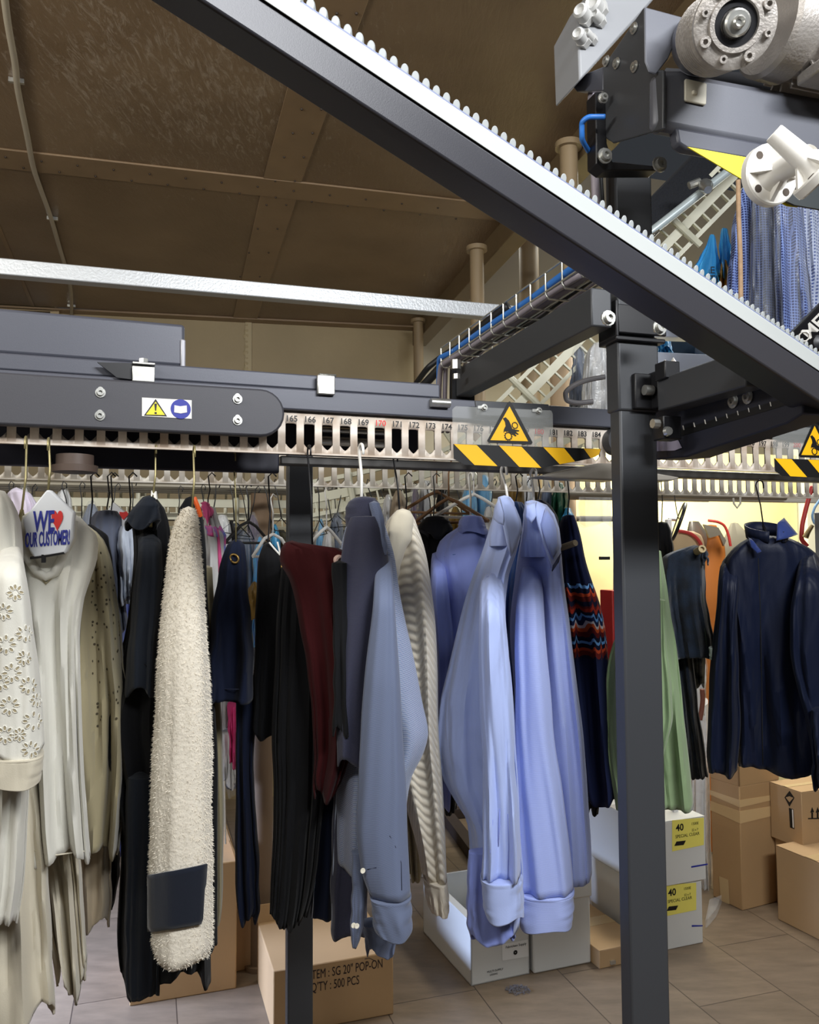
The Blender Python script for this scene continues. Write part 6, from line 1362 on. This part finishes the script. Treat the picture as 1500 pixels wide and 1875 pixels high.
# dense rows of hanging covered garments behind
navyc = mat('navy_back_cloth', (30, 34, 58), 0.8); plum = mat('plum_back_cloth', (74, 52, 78), 0.8); olive = mat('olive_gold_back_cloth', (112, 86, 30), 0.6, bump=0.4, bscale=30)
greenp = mat('dark_green_back_cloth', (30, 82, 60), 0.5); beigec = mat('beige_back_cloth', (176, 160, 138), 0.8); blackc = mat('black_back_cloth', (18, 18, 22), 0.8)
teal = mat('turquoise_bag', (64, 150, 196), 0.4, bump=0.5, bscale=20); whitec = mat('white_back_cloth', (214, 214, 214), 0.7); slate = mat('slate_back_cloth', (96, 106, 126), 0.8); pinkc = mat('magenta_back_cloth', (190, 50, 110), 0.7)
wht_gl = mat('glossy_white_film', (224, 226, 228), 0.2, alpha=0.8, bump=0.8, bscale=30)
BG = [(30, 60, 895, 1400, 2.5, whitec, 'cream covered garment with rounded top at far left, behind the blouse', film),
 (100, 132, 900, 1400, 2.6, whitec, 'white covered garment just right of the white paper cover', wht_gl),
 (150, 185, 925, 1500, 2.5, slate, 'grey covered garment behind the white sweater shoulder', film),
 (255, 290, 940, 1300, 2.7, whitec, 'white bagged garment behind the black coat', wht_gl),
 (330, 352, 930, 1300, 2.6, slate, 'slate garment behind the fuzzy cardigan', None),
 (392, 420, 950, 1320, 2.75, whitec, 'clear-bagged white garment right of the pink patterned top', wht_gl),
 (410, 436, 955, 1440, 2.9, blackc, 'black garment behind the navy skirt', None),
 (440, 462, 980, 1230, 2.6, slate, 'slate-blue plastic-wrapped garment behind the brass-ring skirts', film),
 (452, 474, 945, 1200, 2.8, plum, 'plum bagged garment seen between the two ringed skirts', film),
 (466, 486, 985, 1180, 2.55, sky, 'light blue bagged garment just left of the black ringed skirt', film),
 (494, 514, 962, 1200, 2.7, teal, 'turquoise bag left of the left post', None),
 (452, 480, 1068, 1130, 2.35, olive, 'golden-brown garment with brass ring between the skirts', None),
 (580, 596, 952, 1200, 2.7, teal, 'turquoise bagged garment just right of the left post', film),
 (592, 612, 980, 1200, 2.55, whitec, 'white bagged garment over the dark red garment', wht_gl),
 (606, 628, 940, 1200, 2.8, slate, 'pale slate bagged garment left of the twill shirt collar', film),
 (700, 722, 908, 1100, 2.35, wht_gl, 'shiny white plastic bundle right of the twill shirt collar', None),
 (716, 744, 900, 1200, 2.3, beigec, 'taupe garment standing up behind the cream knit collar', None),
 (752, 768, 895, 1100, 2.6, plum, 'dark plum bagged garment above the black collar', film),
 (768, 792, 888, 1200, 2.7, whitec, 'clear white garment cover above the black collar', wht_gl),
 (800, 822, 890, 1100, 2.9, blackc, 'black garment behind the wooden hangers', None),
 (822, 846, 930, 1100, 2.6, olive, 'bronze garment behind the wooden hangers', None),
 (846, 872, 890, 1100, 2.6, teal, 'turquoise bag above the blue shirt seen from behind', film),
 (872, 900, 872, 1120, 2.7, teal, 'larger turquoise bag left of the light blue shirt collar', film),
 (886, 906, 930, 1120, 2.5, whitec, 'clear plastic cover beside the light blue shirt collar', film),
 (930, 960, 880, 1150, 2.5, olive, 'olive gold garment between the two light blue shirt collars', None),
 (955, 975, 880, 1150, 2.6, whitec, 'white garment strip above the right light blue shirt', wht_gl),
 (972, 990, 880, 1150, 2.7, olive, 'narrow olive gold garment above the right light blue shirt', None),
 (992, 1010, 880, 1100, 2.6, slate, 'blue-grey garment beside the dark green one', None),
 (1010, 1040, 886, 960, 2.55, greenp, 'dark green shiny garment right of the blue shirts', None),
 (1026, 1054, 932, 1000, 2.5, sky, 'light blue paper cover above the patterned jacket', None),
 (1062, 1118, 800, 960, 3.2, film, 'crumpled clear plastic sheet hanging in front of the cream wall', None),
 (1070, 1120, 640, 740, 2.6, whitec, 'white garment cover behind the bent grey rod', wht_gl),
 (1046, 1076, 640, 740, 2.9, slate, 'blue-grey bagged garment behind the bent grey rod', film)]
for i, (l, r, v0, v1, d, m_, lab, fm) in enumerate(BG):
    w_ = r - l; bagged([(v0, l + w_ * .35, r - w_ * .35), (v0 + min(14, (v1 - v0) * .2), l + w_ * .12, r - w_ * .12), (v0 + min(40, (v1 - v0) * .5), l, r), (v1, l - 3, r + 3)], d, m_, lab, film_m=fm, seed=60 + i, b=0.07, name='covered_garment', cat='garment', group='garments hanging behind the front row')
# bars the back rows hang from
for d_, v_, lab in ((2.45, 884, 'nearest'), (2.62, 888, 'middle'), (2.80, 892, 'farthest')):
    a = P(-60, v_, d_); bb = a + EX * 3.0; m = MB(); m.tube([a, bb], 0.011, 10)
    tag(m.build('hanging_bar', mat('dull_bar_%d' % int(d_ * 100), (120, 114, 100), 0.4, 0.4)), lab + ' of three round bars behind the rear hanger rail', 'bar')
# a far row of dark clothes
rnd = random.Random(31); fcols = [navyc, blackc, plum, slate, mat('brown_back_cloth', (84, 62, 44), 0.8), mat('dim_olive_cloth', (62, 58, 40), 0.8), blackc, navyc]
for i in range(27):
    l = 10 + i * 37 + rnd.uniform(-5, 5); v0 = 955 + rnd.uniform(-12, 22); d_ = 3.9 + rnd.uniform(-.1, .1)
    bagged([(v0, l + 12, l + 22), (v0 + 10, l + 3, l + 32), (v0 + 30, l - 3, l + 38), (1330 + rnd.uniform(-40, 60), l - 5, l + 40)], d_, fcols[i % 8] if i % 5 else whitec, 'dim hanging garment in the farthest row of clothes', seed=200 + i, b=0.08, name='far_garment', cat='garment', group='farthest row of dim clothes')
a = P(-60, 948, 3.9); m = MB(); m.tube([a, P(1130, 950, 4.0)], 0.014, 10); tag(m.build('hanging_bar', mat('far_bar', (96, 90, 78), 0.5)), 'long bar carrying the farthest row of clothes', 'bar')
# red patch inside: magenta cloth glimpses below
bagged([(1290, 418, 436), (1400, 420, 438)], 2.6, pinkc, 'magenta cloth strip low between the skirts', seed=98, name='magenta_cloth', cat='cloth')
bagged([(1340, 405, 432), (1440, 408, 430)], 2.7, whitec, 'white cloth glimpsed low behind the fuzzy cardigan', film_m=film, seed=99, name='white_cloth', cat='cloth')
m = MB(); m.tube([P(411, 1430, 2.5), P(413, 1545, 2.5)], 0.003, 6); tag(m.build('white_stick', white_pl), 'thin white stick above the large carton', 'stick')
# hooks and hangers at the back
blkw = mat('black_wire', (24, 24, 26), 0.5); whw = mat('white_hanger_plastic', (232, 230, 224), 0.4); brw = mat('brown_hanger_wood', (120, 88, 58), 0.6)
rnd = random.Random(8); 
proto = None
for i, u in enumerate([20, 62, 118, 150, 172, 200, 214, 245, 330, 372, 398, 425, 442, 470, 486, 506, 584, 598, 612, 628, 676, 700, 732, 760, 786, 812, 838, 862, 905, 936, 968, 1000, 1024]):
    d = rnd.choice((2.3, 2.45, 2.6, 2.75)); v = 893 + rnd.uniform(-6, 10); ln = rnd.uniform(0.05, 0.13)
    p = P(u, v, d)
    if proto is None:
        proto = thing('wire_hook', p, 'thin dark wire hanger hook hanging behind the front row of clothes', 'hanger', 'wire hooks on the back rails'); s0 = p
        m = MB(); m.tube([p + RX * 0.006, p + RX * 0.008 + EZ * 0.012, p + EZ * 0.02, p - RX * 0.006 + EZ * 0.008, p - EZ * 0.03, p - EZ * 0.10], 0.0017, 6); m.build('hook_wire', blkw, proto, smooth=180)
        m = MB(); m.tube([p - EZ * 0.10, p - EZ * 0.14 + EY * 0.10, p - EZ * 0.145 - EY * 0.10, p - EZ * 0.10], 0.0015, 6); m.build('shoulder_wire', blkw, proto, smooth=30)
    else:
        c = proto.copy(); COL.objects.link(c); c.location = p; c.rotation_euler = (rnd.uniform(-.1, .1), rnd.uniform(-.25, .25), rnd.uniform(-.6, .6))
        for ch in proto.children:
            k = ch.copy(); COL.objects.link(k); k.parent = c; k.matrix_parent_inverse = ch.matrix_parent_inverse.copy()
def phanger(u, v, d, ang, m_, label, L2=0.12):
    p = P(u, v, d); e = thing('plastic_hanger', p, label, 'hanger', None); ax = Vector((cos(ang), sin(ang), 0))
    m = MB(); m.tube([p + EZ * 0.10 + ax * 0.012, p + EZ * 0.108, p + EZ * 0.095 - ax * 0.01, p + EZ * 0.06, p], 0.0022, 6); m.build('hook', m_, e, smooth=180)
    m = MB(); m.tube([p - ax * L2 - EZ * 0.06, p - ax * 0.03 - EZ * 0.012, p, p + ax * 0.03 - EZ * 0.012, p + ax * L2 - EZ * 0.06], 0.0045, 8); m.tube([p - ax * L2 - EZ * 0.06, p + ax * L2 - EZ * 0.06], 0.0035, 8); m.build('arms', m_, e, smooth=40)
phanger(868, 905, 2.1, 0.5, whw, 'white plastic hanger above the blue shirt seen from behind')
phanger(598, 965, 2.2, 1.2, whw, 'white plastic hanger right of the left post')
phanger(500, 978, 2.2, 0.9, whw, 'white plastic hanger over the black ringed skirt', 0.07)
phanger(822, 912, 2.0, 2.4, brw, 'brown wooden hanger above the black collar')
phanger(800, 900, 2.3, 0.6, brw, 'second brown wooden hanger crossing behind the first')
phanger(455, 955, 2.3, 1.0, blkw, 'black plastic hanger behind the navy ringed skirt', 0.09)

# ================================================================ alcove at right
rail_g = mat('alcove_grey_rail', (176, 172, 162), 0.45)
m = MB(); a = P(1190, 908, 3.2); m.beam(a, along(a, EX, 1560), 0.03, 0.035); rb = m.build('cross_rail', rail_g, bev=0.002); tag(rb, 'grey horizontal rail crossing in front of the yellow wall', 'rail')
m = MB(); m.tube([P(1343, 912, 3.1), P(1344, 922, 3.1), P(1350, 930, 3.1), P(1356, 922, 3.1), P(1356, 910, 3.1)], 0.004, 8); tag(m.build('hanging_ring', rail_g), 'small grey ring hanging from the cross rail', 'ring')
q_ = P(1224, 951, 3.3); m = MB(); m.box(Vector((q_.x, q_.y, q_.z / 2)), 0.02, 0.02, q_.z); st_ = m.build('stand', mat('white_steel_stand', (222, 222, 220), 0.35), bev=0.002); tag(st_, 'white steel upright beside the press, right of the post', 'stand')
m = MB(); m.tube([P(1224, 951, 3.3), P(1240, 952, 3.3)], 0.006, 8); m.build('peg', zinc, st_)
# mirror disc seen edge-on
mc = P(1243, 955, 3.0); e = thing('round_disc', mc, 'tilted black-rimmed disc hanging from a wire beside the white upright', 'disc')
ad = (P(1250, 958, 2.6) - P(1240, 954, 3.0)); ta = (P(1255, 922, 3.0) - P(1232, 986, 3.0)).normalized(); sd_ = (SX * 0.22 + SY * 0.97).normalized(); nn = ta.cross(sd_).normalized()
ring = [mc + (ta * cos(a) * 0.07 + sd_ * sin(a) * 0.07) for a in [2 * pi * k / 32 for k in range(33)]]
m = MB(); m.tube(ring, 0.006, 8); m.build('rim', blackm, e, smooth=60)
m = MB(); m.prism(ring[:-1], nn * 0.003); m.build('face', mat('silvery_face', (180, 176, 168), 0.2, 0.8), e)
m = MB(); m.tube([P(1235, 905, 3.0), P(1239, 935, 3.0), P(1245, 958, 3.0)], 0.0016, 6); m.build('wire', blkw, e)
pad = mat('beige_press_pad', (188, 162, 124), 0.8, var=0.1); redt = mat('red_trim', (176, 50, 46), 0.5)
def board(rows, d, m_, label, b=0.03, name='press_board', trim=None, cat='press', amp=0.0):
    e, bo = G(name, label, cat, rows, d, m_, seed=5, amp=amp, b=b, N=40, M=24, jit=0, hem=0, capb=True, solid=0)
    return e
pb1 = board([(973, 1236, 1270), (980, 1230, 1284), (1000, 1226, 1290), (1040, 1225, 1292)], 3.3, pad, 'beige rounded press pad with red trim behind the jeans', b=0.05)
m = MB(); m.tube(rail_path([P(1238, 971, 3.24), P(1262, 976, 3.24), P(1280, 990, 3.24), (P(1288, 1008, 3.24))], 12), 0.007, 8); m.build('red_trim', redt, pb1)
pb2 = board([(962, 1290, 1312), (975, 1296, 1322), (1000, 1294, 1328), (1060, 1288, 1330), (1150, 1290, 1322), (1260, 1292, 1314), (1560, 1290, 1312)], 4.1, mat('orange_brown_board', (176, 104, 40), 0.55), 'tall orange-brown shaped board behind the navy shirt', b=0.02)
m = MB(); m.prism([P(u, v, 4.04) for u, v in ((1289, 960), (1316, 966), (1330, 990), (1326, 1000), (1318, 980), (1300, 985))], SY * 0.02); m.build('metal_head', mat('brushed_head', (170, 160, 144), 0.3, 0.7), pb2)
m = MB(); m.tube(rail_path([P(1297, 953, 4.1), P(1312, 955, 4.1), P(1326, 962, 4.1), P(1334, 980, 4.1), P(1338, 1000, 4.1)], 14), 0.007, 8); tag(m.build('red_bent_tube', redt), 'red bent tube above the orange-brown board', 'tube')
board([(955, 1262, 1280), (970, 1256, 1292), (990, 1258, 1304), (1010, 1270, 1312), (1060, 1276, 1306), (1545, 1284, 1300)], 4.2, mat('shiny_sleeve_form', (150, 142, 130), 0.25, 0.7), 'shiny metal form behind the beige pad', b=0.03, name='metal_form')
board([(958, 1338, 1352), (985, 1326, 1376), (1010, 1314, 1384), (1050, 1310, 1384), (1100, 1316, 1380), (1160, 1335, 1362), (1540, 1344, 1352)], 4.3, mat('khaki_shirt_form', (132, 126, 108), 0.8), 'grey-khaki shirt form behind the navy shirt shoulder', b=0.06, name='shirt_form')
cable('red_hose', [P(u, v, 3.2) for u, v in ((1488, 890, ), (1482, 910), (1474, 940), (1469, 965), (1468, 985), (1478, 1000))], 0.009, redt, 'red hose hanging at the right edge in front of the pale trim')
cable('blue_hose', [P(u, v, 3.3) for u, v in ((1502, 915), (1492, 930), (1488, 945), (1492, 958), (1502, 962))], 0.005, mat('pale_blue_hose', (120, 160, 196), 0.4), 'pale blue hose loop at the right edge')
m = MB(); m.tube([P(1475, 984, 3.1), P(1480, 974, 3.1), P(1488, 962, 3.1)], [0.011, 0.009, 0.007], 10); tag(m.build('pipe_fitting', mat('brass_fitting', (150, 130, 90), 0.4, 0.7)), 'brass fitting beside the red hose', 'fitting')
m = MB(); q = P(1515, 1000, 2.9); m.box(q, 0.06, 0.05, 0.24); tag(m.build('grey_box', mat('machine_grey', (120, 122, 124), 0.5), bev=0.003), 'grey machine box cut by the right edge above the navy shirt', 'box')
# red box left of the post, meter
m = MB(); c = P(1124, 1080, 3.6); m.box(Vector((c.x, c.y, c.z / 2)), 0.08, 0.10, c.z); rb_ = m.build('red_cabinet', mat('red_enamel', (160, 30, 26), 0.4), bev=0.004); tag(rb_, 'red enamel cabinet half hidden left of the main post', 'cabinet')
m = MB(); m.box(P(1107, 1022, 3.5), 0.045, 0.02, 0.014); tag(m.build('black_handle_bar', blackm, bev=0.002), 'small black handle on the wall left of the main post', 'handle')
m = MB(); m.tube([P(1128, 940, 3.6), P(1127, 1080, 3.6)], 0.010, 10); tag(m.build('grey_pipe', rail_g), 'grey vertical pipe just left of the main post', 'pipe')
cable('corrugated_hose', [P(u, v, 3.3) for u, v in ((1286, 1262), (1287, 1280), (1285, 1300), (1282, 1318))], 0.010, mat('brown_hose', (110, 62, 46), 0.6), 'brown corrugated hose low behind the jeans')
bagged([(1190, 1262, 1290), (1240, 1258, 1292), (1310, 1262, 1290)], 3.6, whitec, 'white crumpled cloth behind the jeans', film_m=film, seed=77, name='white_cloth', cat='cloth')
